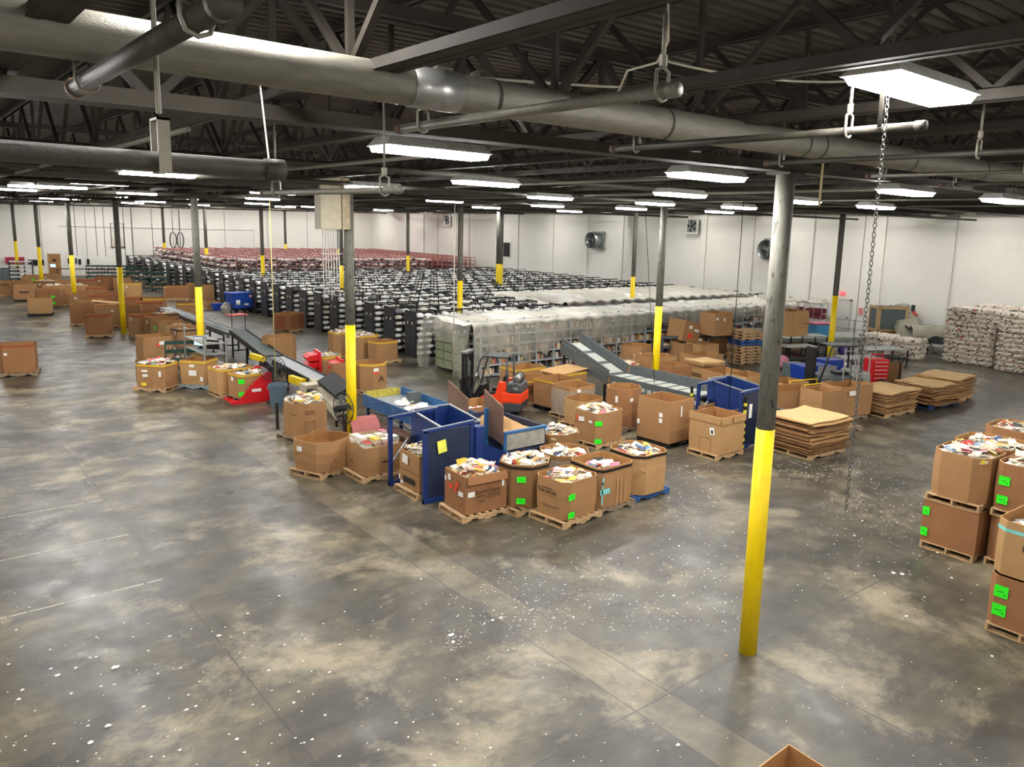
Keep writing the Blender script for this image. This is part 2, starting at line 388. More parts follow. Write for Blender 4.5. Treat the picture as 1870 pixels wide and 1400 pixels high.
# ================================================================ pipes, trapezes and cables under the roof
M_pipe = mat('dusty grey insulated pipe', '#78756a', .45, .35, var=.16, scale=7, stretch=(1, 4, 4), bump=.25, bscale=60)
M_pipe2 = mat('dusty dark iron pipe', '#3d3931', .6, .2, var=.2, scale=8, bump=.2)
M_rust = mat('rusted pipe cap', '#5f4c3e', .75, .2, var=.2, scale=14)
M_rod = mat('zinc threaded rod', '#8a857a', .5, .5)
def pipe_along_x():
    t = thing('overhead_pipe', (0, 0, 0), 0, 'huge grey insulated pipe crossing the whole top of the picture', 'pipe')
    pts = [(-14, -1.45, 6.8), (-8.5, -1.58, 6.8), (-6.9, -1.6, 6.8), (-4.1, -1.73, 6.8), (-1.8, -1.88, 6.8), (1.75, -2.08, 6.8), (4, -2.2, 6.8)]
    MB().tube(pts, .118, 24).build('insulated_pipe', M_pipe, t, smooth=True)
    def yat(x):
        for a, b in zip(pts, pts[1:]):
            if a[0] <= x <= b[0]: return a[1]+(b[1]-a[1])*(x-a[0])/(b[0]-a[0])
        return pts[-1][1]
    MB().tube([(-6.5, yat(-6.5), 6.8), (-6.17, yat(-6.17), 6.8)], .126, 24).build('jacket_band', mat('bright metal jacket', '#a9a9a6', .35, .7, var=.1), t, smooth=True)
    for x in (-5.9, -4.3, -2.55, -2.3, -.7, .9):
        MB().tube([(x-.012, yat(x), 6.8), (x+.012, yat(x), 6.8)], .122, 24).build('clamp_ring', M_pipe2, t, smooth=True)
    c = MB(); c.cbox((-6.25, yat(-6.25)+.02, 6.925), (.12, .05, .04)); c.tube([(-6.05, yat(-6), 6.92), (-6.0, yat(-6), 6.945)], .02, 8); c.build('band_lock', M_rod, t)
    return yat
yat = pipe_along_x()
def trapeze(x, y0, y1, z, r, rods, label, zt=None, mt=None, rr=.011, x1=None, caps=True):
    """short pipe hung on rods; the hangers are U-shaped stirrups"""
    x1 = x if x1 is None else x1
    t = thing('pipe_trapeze', (x, y0, z), 0, label, 'pipe hanger')
    dx = x1-x
    MB().tube([(0, 0, 0), (dx, y1-y0, 0)], r, 14).build('carrier_pipe', mt or M_pipe, t, smooth=True)
    for yy in (0, y1-y0):
        s_ = -1 if yy == 0 and y1 > y0 or (yy != 0 and y1 < y0) else 1
        q = 0 if yy == 0 else 1
        if caps: MB().tube([(dx*q, yy-.03, 0), (dx*q, yy+.03, 0)], r*1.22, 14).build('end_cap', M_rust if q == 0 else (mt or M_pipe), t, smooth=True)
    for yr in rods:
        f = (yr-y0)/(y1-y0); xx = dx*f; ly = yr-y0; top = (zt or (zc(x, yr)+.1))-z
        h = MB(); w = r+.012
        h.tube([(xx-w, ly, .09), (xx-w, ly, 0), (xx-w*.7, ly, -w*.8), (xx, ly, -w-.004), (xx+w*.7, ly, -w*.8), (xx+w, ly, 0), (xx+w, ly, .09), (xx, ly, .11), (xx-w, ly, .09)], .009, 6)
        h.build('stirrup', M_rod, t, smooth=True)
        MB().tube([(xx, ly, .1), (xx, ly, top)], rr, 8).build('hanger_rod', M_rod, t, smooth=True)
        MB().cyl((xx, ly), .02, .11, .16, 6).build('nut', M_rod, t)
    return t
trapeze(-8.2, -1.15, -3.45, 6.615, .042, (-1.45, -3.2), 'black pipe hanger crossing under the big pipe at top left', mt=M_pipe2)
trapeze(-6.22, -1.02, -3.52, 6.615, .030, (-1.32, -3.45), 'light grey capped pipe hanger crossing under the big pipe at its silver band')
trapeze(-4.46, -1.35, -3.85, 6.615, .024, (-1.6, -3.4), 'dark pipe hanger crossing under the big pipe left of the bright lamp', mt=M_pipe2)
trapeze(-2.78, -1.65, -4.3, 6.615, .022, (-1.8, -3.5), 'slim pipe hanger crossing the big pipe near the hanging paper tag', mt=M_pipe2)
trapeze(-.98, -1.68, -4.2, 6.615, .020, (-1.85, -3.2), 'pale slim pipe hanger crossing the big pipe at the right edge')
trapeze(.6, -1.75, -4.0, 6.615, .020, (-1.9, -3.2), 'farthest pipe hanger crossing the big pipe at the right edge', mt=M_pipe2)
# long dark pipe on the left with its end cap and strap hanger
t = thing('overhead_pipe', (0, 0, 0), 0, 'dark dusty pipe entering from the left edge and ending in a cap', 'pipe')
MB().tube([(-14, -2.25, 6.2), (-7.6, -2.3, 6.2)], .042, 18).build('pipe_run', M_pipe2, t, smooth=True)
MB().tube([(-7.66, -2.3, 6.2), (-7.57, -2.3, 6.2)], .05, 18).build('end_cap', M_pipe2, t, smooth=True)
MB().tube([(-8.1, -2.29, 6.4), (-8.1, -2.29, 7.9)], .011, 10).build('hanger_rod', M_rod, t)
b = MB(); b.box(-8.125, -2.35, 6.15, -8.075, -2.342, 6.38); b.box(-8.125, -2.24, 6.15, -8.075, -2.232, 6.38); b.box(-8.125, -2.35, 6.37, -8.075, -2.232, 6.38); b.build('strap_hanger', M_rod, t)
MB().tube([(-7.63, -2.28, 6.24), (-7.43, -1.66, 6.7)], .005, 8).build('hanger_rod', M_rod, t)
t7 = trapeze(-6.34, 1.26, -.98, 6.2, .024, (1.0, -.8), 'pale horizontal pipe hanger in front of the beige electrical box', rr=.009, x1=-6.22)
# hanging brown paper tag
MB().box(-.045, -.004, -.42, .045, .004, 0).build('hanging_tag', mat('brown paper tag', '#8d7d5c', .9, bump=.5, bscale=12), None, loc=(-2.55, -2.08, 6.66), rz=.4)
tag(bpy.data.objects['hanging_tag'], 'crumpled brown paper tag hanging from the big pipe above the nearest column', 'tag')
# second and third pipe runs deeper in the roof, along X
for k, (y, z, r, lab) in enumerate(((6.2, 6.78, .06, 'dark pipe run behind the long capped pipe, second under the left roof'), (9.6, 6.66, .05, 'dark pipe run crossing the hall behind the first row of ceiling lights'), (15.5, 6.62, .05, 'dark pipe run crossing the hall beyond the beige electrical box'), (27, 6.6, .06, 'farthest dark pipe run crossing the hall near the back lights'))):
    tag(MB().tube([(LX+.3, y, z-.02), (30, y, z+.25)], r, 10).build('overhead_pipe', M_pipe2, None, smooth=True), lab, 'pipe')
# sprinkler lines along Y
for k, (x, z, lab) in enumerate(((-9.8, 6.75, 'thin sprinkler pipe running away under the roof at the far left'), (-6.9, 6.72, 'thin sprinkler pipe running away under the roof above the left aisle'), (-3.9, 6.78, 'thin sprinkler pipe running away above the roller conveyor'), (.9, 6.82, 'thin sprinkler pipe running away above the sorting table'), (5.2, 6.85, 'thin sprinkler pipe running away above the parked forklift'), (10.4, 6.92, 'thin sprinkler pipe running away above the plastic-covered shelves'), (16, 7.0, 'thin sprinkler pipe running away above the middle of the shelving field'))):
    s_ = MB().tube([(x, 1.5, z), (x, 60, z-.25)], .028, 8)
    o = s_.build('sprinkler_pipe', M_pipe, None, smooth=True); tag(o, lab, 'pipe')
# white conduit sagging cables between joists near camera
M_cable = mat('pale cable', '#b9b2a0', .6)
def cable(pts, r, label, m=None, nm='hanging_cable'):
    o = MB().tube(pts, r, 6).build(nm, m or M_cable, None, smooth=True); return tag(o, label, 'cable')
def arc(a, b, sag, n=10): return [tuple(Vector(a).lerp(Vector(b), i/n)-Vector((0, 0, sag*4*(i/n)*(1-i/n)))) for i in range(n+1)]
cable(arc((-7.2, .6, 7.25), (-3.6, -1.2, 7.2), .05), .012, 'pale electric cable drooping between joists above the silver pipe band')
cable(arc((-4.2, -1.6, 7.3), (-2.2, -2.4, 7.35), .08), .01, 'pale electric cable drooping between joists left of the bright lamp')
cable([(-6.2, -3.4, 7.6), (-6.19, -3.42, 7.2), (-6.16, -3.42, 6.85), (-6.1, -3.3, 6.78), (-5.9, -2.9, 6.82), (-5.6, -2.5, 6.74)], .006, 'loose cable end curling off the near end of the light grey pipe hanger')
# hanging chain beside the bright lamp
def chain_mesh(L_, r=.005, ll=.035):
    mb = MB(); n = int(L_/(ll*.78))
    for i in range(n):
        zc0 = -i*ll*.78-ll/2; pts = []
        for k in range(8):
            a = 2*pi*k/8; u = cos(a)*.011; v = sin(a)*ll/2
            pts.append((u, 0, zc0+v) if i % 2 == 0 else (0, u, zc0+v))
        mb.tube(pts, r*.6, 5, closed=True)
    return mb
M_chain = mat('dull steel chain', '#6d6a64', .4, .8)
o = chain_mesh(3.32).build('hanging_chain', M_chain, None, smooth=True); o.location = (-4.66, -3.74, 7.62); tag(o, 'long steel chain hanging in front of the bright lamp down past the cardboard stacks', 'chain')
tag(MB().tube([(-4.5, -3.62, 6.62), (-4.5, -3.62, 7.9)], .014, 8).build('hanger_rod', M_pipe2, None, smooth=True), 'dark threaded rod beside the chain at the bright lamp', 'rod')
# vertical drops to the floor
def drop(px, py, z0, z1, label, m=None, r=.012, lean=0):
    p = G(px, py, z0); return cable([(p.x, p.y, z0), (p.x+lean, p.y, z1)], r, label, m)
M_black = mat('black rubber', '#1b1b1b', .6)
drop(828, 694, .1, 6.8, 'thin pale conduit drop in front of the plastic-covered shelf end', None, .02)
drop(503, 690, 1.0, 6.6, 'thin yellowish cord hanging down to the round pedestal fan', mat('yellow cord', '#b9a868', .6), .014)
drop(1331, 742, 1.2, 6.8, 'dark cable hanging down behind the right blue hopper', M_black, .012)
drop(1548, 735, .6, 6.9, 'dark cable hanging in front of the parked equipment', M_black, .010)
drop(1195, 700, 1.0, 6.9, 'slack dark cable hanging to the slatted conveyor by the yellow column', M_black, .010, -.9)
for k, (px, lab) in enumerate(((144, 'left of the air hose drops'), (181, 'beside the second black speaker'), (196, 'above the green carts'), (232, 'left of the wall conduit frame'), (246, 'right of the wall conduit frame'), (283, 'beside the far slim column'))):
    p = G(px, 505, 0); cable([(p.x, p.y, 1.9), (p.x, p.y, 6.5)], .025, 'dark vertical cord before the back wall, %s' % lab, M_black)
# coiled hoses on drops in front of the back wall
for px, lab in ((320, 'left coil of black air hose hanging before the back wall'), (333, 'right coil of black air hose hanging before the back wall')):
    p = G(px, 505, 0); t = thing('hose_coil', (p.x, p.y, 3.4), 0, lab, 'hose')
    MB().tube([(0, 0, 1.0), (0, 0, 3.1)], .03, 6).build('drop_hose', M_black, t)
    for q in range(4):
        a = q*.7; pts = [(.55*sin(th)*cos(a)*(.6+.15*q)*.9, .3*sin(th)*sin(a), .15+.8*cos(th)) for th in [2*pi*i/14 for i in range(14)]]
        MB().tube(pts, .022, 5, closed=True).build('hose_loop', M_black, t, smooth=True)
# beige electrical box on the column with its conduits
M_beige = mat('beige enamelled steel', '#a8a08a', .5, var=.08)
t = thing('electrical_box', (-.42, 12.55, 5.75), 0, 'large beige electrical box high on the column at the roller conveyor', 'electrical box')
MB().box(-.42, -.18, 0, .12, .18, 1.25).build('cabinet', M_beige, t, bevel=.01)
MB().box(.13, -.2, .0, .34, .12, 1.25).build('side_box', mat('worn beige panel', '#9c8f74', .6, var=.2, scale=12), t, bevel=.01)
for k in range(7):
    MB().tube([(-.3+.07*k, 0, 0), (-.3+.07*k, 0, -1.75+.12*(k % 3))], .012, 6).build('conduit', M_cond, t, smooth=True)
MB().bar((-.36, 0, -.6), (.2, 0, -.6), .03, .02).build('conduit_strap', M_cond, t)
# ================================================================ things on the walls
M_galv = mat('galvanised metal', '#8f9492', .4, .75, var=.15, scale=5)
M_dark = mat('dark grey metal', '#2d2d2c', .6, .3)
M_blackm = mat('black painted metal', '#151515', .5, .2)
def drum_fan(y, z, lab):
    t = thing('drum_fan', (WX-.25, y, z), 0, lab, 'fan')
    R_ = .64; sh = MB(); n = 28
    a = [(-.95*1 if False else -.85, R_*cos(2*pi*k/n), R_*sin(2*pi*k/n)) for k in range(n)]; b = [(-.05, R_*.97*cos(2*pi*k/n), R_*.97*sin(2*pi*k/n)) for k in range(n)]
    a2 = [(x, yy*.97, zz*.97) for x, yy, zz in a]; b2 = [(x, yy*.97, zz*.97) for x, yy, zz in b]
    sh.add(a+b+a2+b2, [(k, (k+1) % n, n+(k+1) % n, n+k) for k in range(n)]+[(2*n+(k+1) % n, 2*n+k, 3*n+k, 3*n+(k+1) % n) for k in range(n)]+[((k+1) % n, k, 2*n+k, 2*n+(k+1) % n) for k in range(n)])
    sh.build('drum', M_galv, t, smooth=True)
    MB().box(-.06, -.72, -.72, .1, .72, .72).build('mounting_plate', M_galv, t, bevel=.01)
    g = MB()
    for rr in (.2, .35, .5, .62): g.tube([(-.84, rr*cos(2*pi*k/20), rr*sin(2*pi*k/20)) for k in range(20)], .008, 5, closed=True)
    for k in range(8): g.bar((-.84, .1*cos(k*pi/4), .1*sin(k*pi/4)), (-.84, .63*cos(k*pi/4), .63*sin(k*pi/4)), .01)
    g.build('grille', M_dark, t)
    bl = MB()
    for k in range(4):
        c_, s_ = cos(k*pi/2+.3), sin(k*pi/2+.3); q = lambda r_, w_, x_: (x_, r_*c_-w_*s_, r_*s_+w_*c_)
        bl.add([q(.08, -.06, -.5), q(.08, .06, -.42), q(.55, .14, -.4), q(.55, -.14, -.52)], [(0, 1, 2, 3)])
    bl.tube([(-.55, 0, 0), (-.1, 0, 0)], .1, 12); bl.build('blades', M_galv, t)
    return t
drum_fan(41.0, 5.02, 'large round drum fan on the white wall, in full view above the shelving')
drum_fan(24.3, 4.96, 'large round drum fan on the white wall, half hidden behind the nearest column')
t = thing('wall_louvre', (WX-.06, 53.5, 3.75), 0, 'small grey louvred vent with white frame on the far white wall', 'vent')
MB().box(-.02, -.62, -.8, .04, .62, .8).build('frame', M_wall, t); l = MB()
for k in range(9): l.box(-.06, -.5, -.62+k*.145, -.02, .5, -.54+k*.145)
l.box(-.03, -.5, -.65, -.01, .5, .65); l.build('louvre', M_dark, t)
def box_fan(x, y, z, lab, rz=0):
    t = thing('box_fan', (x, y, z), rz, lab, 'fan')
    f = MB(); 
    for a, b in (((-.5, -.5), (.5, -.5)), ((.5, -.5), (.5, .5)), ((.5, .5), (-.5, .5)), ((-.5, .5), (-.5, -.5))): f.bar((0, a[0], a[1]), (0, b[0], b[1]), .1, .12, up=(1, 0, 0))
    f.build('frame', mat('white enamel', '#d8d6cf', .4), t); MB().box(.03, -.5, -.5, .05, .5, .5).build('back_plate', M_galv, t)
    bl = MB()
    for k in range(5):
        a = 2*pi*k/5; bl.add([(-.03, .08*cos(a), .08*sin(a)), (.0, .42*cos(a-.25), .42*sin(a-.25)), (-.05, .44*cos(a+.3), .44*sin(a+.3))], [(0, 1, 2)])
    bl.tube([(-.06, 0, 0), (.03, 0, 0)], .1, 10); bl.build('blades', M_dark, t)
    MB().bar((0, 0, .5), (0, 0, .9), .03).build('hanger', M_cond, t)
box_fan(WX-.3, 63.4, 6.3, 'square white fan high on the far white wall left of the doubled column')
box_fan(WX-.4, 31.1, 6.35, 'square white fan high on the white wall near the right drum fan')
# wall door area on the right
M_whitep = mat('white painted metal', '#cfccc3', .5, var=.03)
d = struct('door_1', MB().box(WX-.06, 18.62, 0, WX+.01, 19.6, 2.1), M_whitep)
MB().box(-.0, 0, 0, .03, .06, .12).build('door_handle', M_dark, d, loc=(WX-.09, 18.72, 1.0))
fr = MB(); fr.box(WX-.08, 19.6, 0, WX, 19.7, 2.2); fr.box(WX-.08, 18.52, 0, WX, 18.62, 2.2); fr.box(WX-.08, 18.52, 2.1, WX, 19.7, 2.2); fr.build('door_frame', M_cond, d)
t = thing('exit_sign', (WX-.1, 19.2, 2.52), 0, 'glowing red exit sign over the white wall door', 'sign')
MB().box(-.04, -.17, -.1, .06, .17, .1).build('sign_box', emit('red exit glow', '#ff5a62', 1.3), t)
ex = text_mesh('EXIT', .15, mat('white sign letters', '#ffe9e6', .5), t); ex.rotation_euler = (pi/2, 0, -pi/2); ex.location = (-.045, 0, 0)
tag(MB().box(-.02, -.14, -.2, .02, .14, .2).build('wall_notice', mat('pink notice paper', '#d98a88', .8), None, loc=(WX-.05, 17.9, 1.55)), 'small reddish notice on the white wall right of the door', 'notice')
M_rail = mat('grey guard rail', '#8a8a86', .5, .3)
t = thing('guard_rail', (WX-1.2, 17.6, 0), 0, 'grey pipe guard rail before the white wall door', 'railing')
for yy in (-1.4, 0, 1.6, 3.2, 4.6): MB().cyl((0, yy), .03, 0, 1.1, 8).build('post', M_rail, t)
for zz in (.55, 1.08): MB().tube([(0, -1.4, zz), (0, 4.6, zz)], .025, 8).build('rail', M_rail, t)
t = thing('hydrant_riser', (WX-.35, 14.6, 0), 0, 'black standpipe with a red valve against the white wall', 'standpipe')
MB().cyl((0, 0), .11, 0, 2.25, 12).build('pipe', M_blackm, t, smooth=True); v = MB().tube([(-.05, -.3, 1.7), (-.05, .3, 1.7)], .07, 10); v.cyl((-.0, 0), .17, 1.55, 1.9, 12); v.build('valve', mat('red enamel', '#b8352c', .45), t, smooth=True)
# back wall: wooden door, black panels, monitor, red racks
M_wood = mat('varnished door wood', '#9a6b3c', .5, var=.15, scale=4, stretch=(6, 1, .5))
d = struct('door_2', MB().box(3.0, BY-.06, 0, 3.9, BY, 2.0), M_wood)
fr = MB(); fr.box(2.92, BY-.08, 0, 3.0, BY, 2.08); fr.box(3.9, BY-.08, 0, 3.98, BY, 2.08); fr.box(2.92, BY-.08, 2.0, 3.98, BY, 2.08); fr.build('door_frame', mat('pale door frame', '#b9a37d', .6), d)
MB().box(3.3, BY-.075, 1.35, 3.6, BY-.06, 1.55).build('door_plate', M_blackm, d); MB().cyl((3.1, BY-.1), .03, .95, 1.05, 8).build('door_handle', M_galv, d)
for x, w_, z, lab in ((1.75, .75, 1.25, 'left half of the first pair of black dock pads on the back wall'), (2.45, .35, 1.25, 'right half of the first pair of black dock pads on the back wall'), (4.75, .45, 1.4, 'left black panel of the second pair on the back wall'), (5.2, .12, 1.4, 'right black panel of the second pair on the back wall'), (5.5, .22, 1.3, 'single small black panel right of the second pair'), (6.2, .22, 1.3, 'last small black panel on the back wall before the green carts')):
    tag(MB().box(-w_/2, -.06, -.26, w_/2, 0, .26).build('wall_panel', M_blackm, None, loc=(x, BY-.02, z)), lab, 'panel')
t = thing('conduit_frame', (0, BY-.08, 0), 0, 'rectangular conduit frame with yellow cords high on the back wall', 'conduit')
f = MB(); f.tube([(8.3, 0, 2.6), (8.3, 0, 5.0), (9.4, 0, 5.0), (9.4, 0, 2.6)], .03, 6); f.tube([(8.2, 0, 2.7), (9.5, 0, 2.7)], .04, 6); f.build('frame', M_dark, t)
for k in range(4): MB().tube([(8.5+.22*k, -.05, 2.7), (8.5+.22*k, -.05, 3.6)], .025, 5).build('yellow_cord', mat('yellow cord', '#b9a868', .6), t)
# ================================================================ shelving field
M_rack = mat('black shelving steel', '#1c1b1a', .55, .2, var=.2)
M_rackp = mat('charcoal end panel', '#2a2a2b', .5, .1, var=.15, scale=3)
M_redrack = mat('dull red shelving steel', '#a86e68', .6, 0, var=.2)
P_MATS = [mat('white poly parcel', '#f2f1ee', .4, var=.12, scale=9, bump=.5, bscale=14), mat('cream poly parcel', '#ddd8c8', .5, var=.2, scale=9, bump=.5, bscale=14), mat('dark poly parcel', '#26262a', .35, var=.4, scale=9, bump=.5, bscale=14), mat('grey poly parcel', '#77767a', .4, var=.4, scale=9, bump=.5, bscale=14)]
M_tagw = mat('white label paper', '#dedbd2', .7, var=.04)
def lump(mb, cx_, cy_, z, sx, sy, sz, rnd, n1=6):
    """a soft parcel: low dome with jittered outline"""
    rows = ((.78, 0), (1.0, .35), (.8, .8)); v = []; a0 = rnd.random()
    for rr, hz in rows:
        for k in range(n1):
            a = a0+2*pi*k/n1; j = rnd.uniform(.85, 1.12); e = 1/max(abs(cos(a)), abs(sin(a)))**.6
            v.append((cx_+cos(a)*sx/2*rr*j*e, cy_+sin(a)*sy/2*rr*j*e, z+sz*hz*rnd.uniform(.85, 1.1)))
    v.append((cx_, cy_, z+sz)); f = []
    for r_ in range(2):
        for k in range(n1): f.append((r_*n1+k, r_*n1+(k+1) % n1, (r_+1)*n1+(k+1) % n1, (r_+1)*n1+k))
    for k in range(n1): f.append((2*n1+k, 2*n1+(k+1) % n1, 3*n1))
    mb.add(v, f)
def parcels_mesh(L_, levels, dep, skip=0, side=(-1, 1), seed=1, step=.34, x0=0):
    rnd = random.Random(seed); mb = MB()
    for z in levels:
        x = x0+.12
        while x < L_-.2:
            w_ = rnd.uniform(.26, .44)
            for s_ in side:
                if rnd.random() < .93:
                    mb.mi = rnd.choices((0, 1, 2, 3), (.52, .2, .16, .12))[0]
                    lump(mb, x+w_/2, s_*(dep*.29)+s_*rnd.uniform(0, .05), z, w_, dep*.52, rnd.uniform(.13, .22), rnd)
            x += w_*rnd.uniform(.82, .95)
    return mb.mesh('wrapped_parcels', P_MATS, smooth=True)
def rack_meshes(L_, H_, levels, dep, bay, m):
    up = MB()
    for s_ in (-dep/2, 0, dep/2): up.bar((0, s_, 0), (0, s_, H_), .04, .04)
    up.bar((0, -dep/2, H_-.04), (0, dep/2, H_-.04), .10, .06); up.bar((0, 0, H_-.04), (bay, 0, H_-.04), .05, .05); up.bar((0, -dep/2, .3), (0, dep/2, 1.2), .02)
    sh = MB().box(0, -dep/2, -.03, L_, dep/2, 0)
    for s_ in (-dep/2, dep/2): sh.box(0, s_-.01, -.04, L_, s_+.01, .015)
    return up.mesh('upright_frame', m), sh.mesh('shelf', m)
LV = [.12, .40, .68, .96, 1.24, 1.52, 1.80]
XE = 8.8
len_a, len_c = 25.5, 2.2
DEP = .86
up_m, sh_a = rack_meshes(len_a, 2.1, LV, DEP, 1.22, M_rack)
_, sh_c = rack_meshes(len_c, 2.1, LV, DEP, 1.1, M_rack)
endp = MB().box(-.03, -DEP/2-.02, 0, .02, DEP/2+.02, 2.1).mesh('end_panel', M_rackp)
tl = MB().cbox((0, 0, 0), (.004, .09, .1)).mesh('row_tag', M_tagw)
pm_a = [parcels_mesh(len_a, LV, DEP, seed=s_) for s_ in (1, 2, 3)]
pm_cut = [parcels_mesh(len_a, LV, DEP, seed=s_, x0=2.5) for s_ in (4,)]
pm_c = [parcels_mesh(len_c, LV, DEP, seed=s_) for s_ in (5, 6)]
# single parcels for the near ends of the front rows: 6 shapes
rnd = random.Random(5); single = []
for k in range(8):
    mb = MB(); lump(mb, 0, 0, 0, .36, .4, .16, rnd, 8); single.append(mb.mesh('wrapped_parcel', P_MATS[(0, 0, 0, 1, 2, 3, 0, 3)[k]], smooth=True))
ordinal = ['first', 'second', 'third', 'fourth', 'fifth', 'sixth', 'seventh', 'eighth', 'ninth', 'tenth', 'eleventh', 'twelfth', 'thirteenth', 'fourteenth', 'fifteenth', 'sixteenth']
for k in range(16):
    y = 24.75+1.965*k
    o_ = ordinal[k]
    t = thing('shelving_row', (XE, y, 0), 0, 'long black steel shelving row, %s one behind the plastic-covered shelves' % o_, 'shelving', 'black shelving rows of the field')
    link_mesh('end_panel', endp, t)
    for b in range(22): link_mesh('upright_frame', up_m, t, (b*1.213+.02, 0, 0))
    for z in LV: link_mesh('shelf', sh_a, t, (0, 0, z))
    for q in (-.2, .2): link_mesh('row_tag', tl, t, (-.036, q, 1.55))
    near = k < 8
    s_ = link_mesh('wrapped_parcels', (pm_cut[0] if near else pm_a[k % 3]), None, (XE, y, 0)); tag(s_, 'soft white and grey wrapped parcels packed along the %s black shelving row' % o_, 'parcels', None, 'stuff')
    if near:
        for li, z in enumerate(LV):
            for q in range(5):
                x = XE+.2+q*.47+rnd.uniform(-.04, .04)
                me = single[rnd.choices(range(8), (3, 3, 3, 2, 1, 1, 3, 1))[0]]
                p = link_mesh('wrapped_parcel', me, None, (x+.12, y-.22, z+.005), (0, 0, rnd.uniform(-.2, .2)), (rnd.uniform(1.0, 1.3), rnd.uniform(.9, 1.1), rnd.uniform(1.05, 1.4)))
                tag(p, 'soft wrapped parcel on the aisle end of the %s black shelving row' % o_, 'parcel', 'parcels at the aisle end of the %s row' % o_)
far_y = (56.4, 58.6, 60.8, 63.0, 65.3, 67.9, 70.7, 73.6, 76.6)
for k, y in enumerate(far_y):
    t = thing('shelving_row', (XE-.1, y, 0), 0, 'short black shelving row at the far left aisle, %s of nine going back' % ordinal[k], 'shelving', 'short black shelving rows far left')
    link_mesh('end_panel', endp, t)
    for b in range(3): link_mesh('upright_frame', up_m, t, (b*1.08+.02, 0, 0))
    for z in LV: link_mesh('shelf', sh_c, t, (0, 0, z))
    tag(link_mesh('wrapped_parcels', pm_c[k % 2], None, (XE-.1, y, 0)), 'pale wrapped parcels filling the %s short black shelving row' % ordinal[k], 'parcels', None, 'stuff')
# red rack block: rows running away from us
LR = [.15, .55, .95, 1.35, 1.75, 2.15, 2.55]
rl = 20.0
upr, shr = rack_meshes(rl, 2.85, LR, 1.0, 1.2, M_redrack)
pm_r = [parcels_mesh(rl, LR, 1.0, seed=s_) for s_ in (8, 9)]
n = 0
x = 11.8
while x < 34.5:
    t = thing('shelving_row', (x, 57.6, 0), pi/2, 'tall dull red shelving row running to the back wall, one of the red block', 'shelving', 'tall red shelving rows before the back wall')
    for b in range(25): link_mesh('upright_frame', upr, t, (b*.83+.02, 0, 0))
    for z in LR: link_mesh('shelf', shr, t, (0, 0, z))
    if x < 30: tag(link_mesh('wrapped_parcels', pm_r[n % 2], None, (x, 57.6, 0), (0, 0, pi/2)), 'wrapped parcels filling one of the tall dull red shelving rows', 'parcels', 'parcels on the red shelving', 'stuff')
    n += 1; x += 1.62
# ---------------------------------------------------------------- grey book shelving under the plastic sheet
M_grack = mat('grey shelving steel', '#989c9c', .5, .1, var=.08)
B_COLS = ['#8a4038', '#b08a5c', '#4a5568', '#cfc4aa', '#4a443e', '#7d8468', '#c0aa7c', '#ddd6c6', '#6a5040', '#8a4a55', '#5a6c76', '#a8643f']
BM = [mat('book cover %d' % i, c, .5, var=.06) for i, c in enumerate(B_COLS)]
M_page = mat('book page block', '#e3dcc6', .85, var=.04)
def books_row(mb, x0, x1, y0, y1, z, rnd, hmax=.27):
    x = x0
    while x < x1-.03:
        w_ = rnd.uniform(.02, .055)
        if rnd.random() < .06: x += rnd.uniform(.05, .3); continue
        mb.mi = rnd.choices(range(len(BM)), (2, 4, 1, 3, 2, 1, 4, 3, 2, 1, 1, 2))[0]; h = rnd.uniform(.62, 1)*hmax
        mb.box(x, y0+rnd.uniform(0, .03), z, min(x+w_-.002, x1), y1, z+h); x += w_
GL = [.1, .5, .9, 1.3, 1.7]
CL = 21.6; GD = .9
def book_row_things(x0, y, lab, count, ordn):
    t = thing('book_shelving_row', (x0, y, 0), 0, lab, 'shelving', 'grey book shelving under the plastic sheet')
    nb = int(count/.94); 
    fr = MB()
    for s_ in (0, GD/2, GD): fr.bar((0, s_, 0), (0, s_, 2.2), .07, .07)
    for zz in (.2, 1.1, 2.1): fr.bar((0, 0, zz), (0, GD, zz), .03)
    fm = fr.mesh('upright_frame', M_grack); sm = MB().box(0, 0, -.03, nb*.94, GD, 0).box(0, -.012, -.06, nb*.94, .01, .005).mesh('shelf', M_grack)
    for b in range(nb+1): link_mesh('upright_frame', fm, t, (b*.94, 0, 0))
    for z in GL+[2.15]: link_mesh('shelf', sm, t, (0, 0, z))
    rnd = random.Random(int(y*10)); mb = MB()
    for z in GL:
        for b in range(nb):
            if rnd.random() < (.9 if z < 1.2 else .35): books_row(mb, b*.94+.04, b*.94+.9*rnd.choice((1, 1, .8, .5)), .03, .24, z, rnd)
    o = link_mesh('shelved_books', mb.mesh('shelved_books', BM), None, (x0, y, 0)); tag(o, 'rows of used books on the %s grey shelving under the plastic' % ordn, 'books', None, 'stuff')
book_row_things(8.6, 19.0, 'front grey book shelving row seen through the plastic sheet', 21.6, 'front')
book_row_things(8.9, 21.7, 'second grey book shelving row behind the front one under the plastic', 21.6, 'second')
# near end bay: boxes of green files
M_greenf = mat('olive file box', '#7d8465', .7, var=.2)
for r_ in range(4):
    for c_ in range(3):
        tag(MB().box(0, 0, 0, .3, .62, .33).build('file_box', M_greenf, None, loc=(8.62-.36, 19.95+.66*c_-.1, .12+.36*r_)), 'olive file box stacked at the open end of the covered shelving', 'box', 'olive file boxes at the covered shelf end')
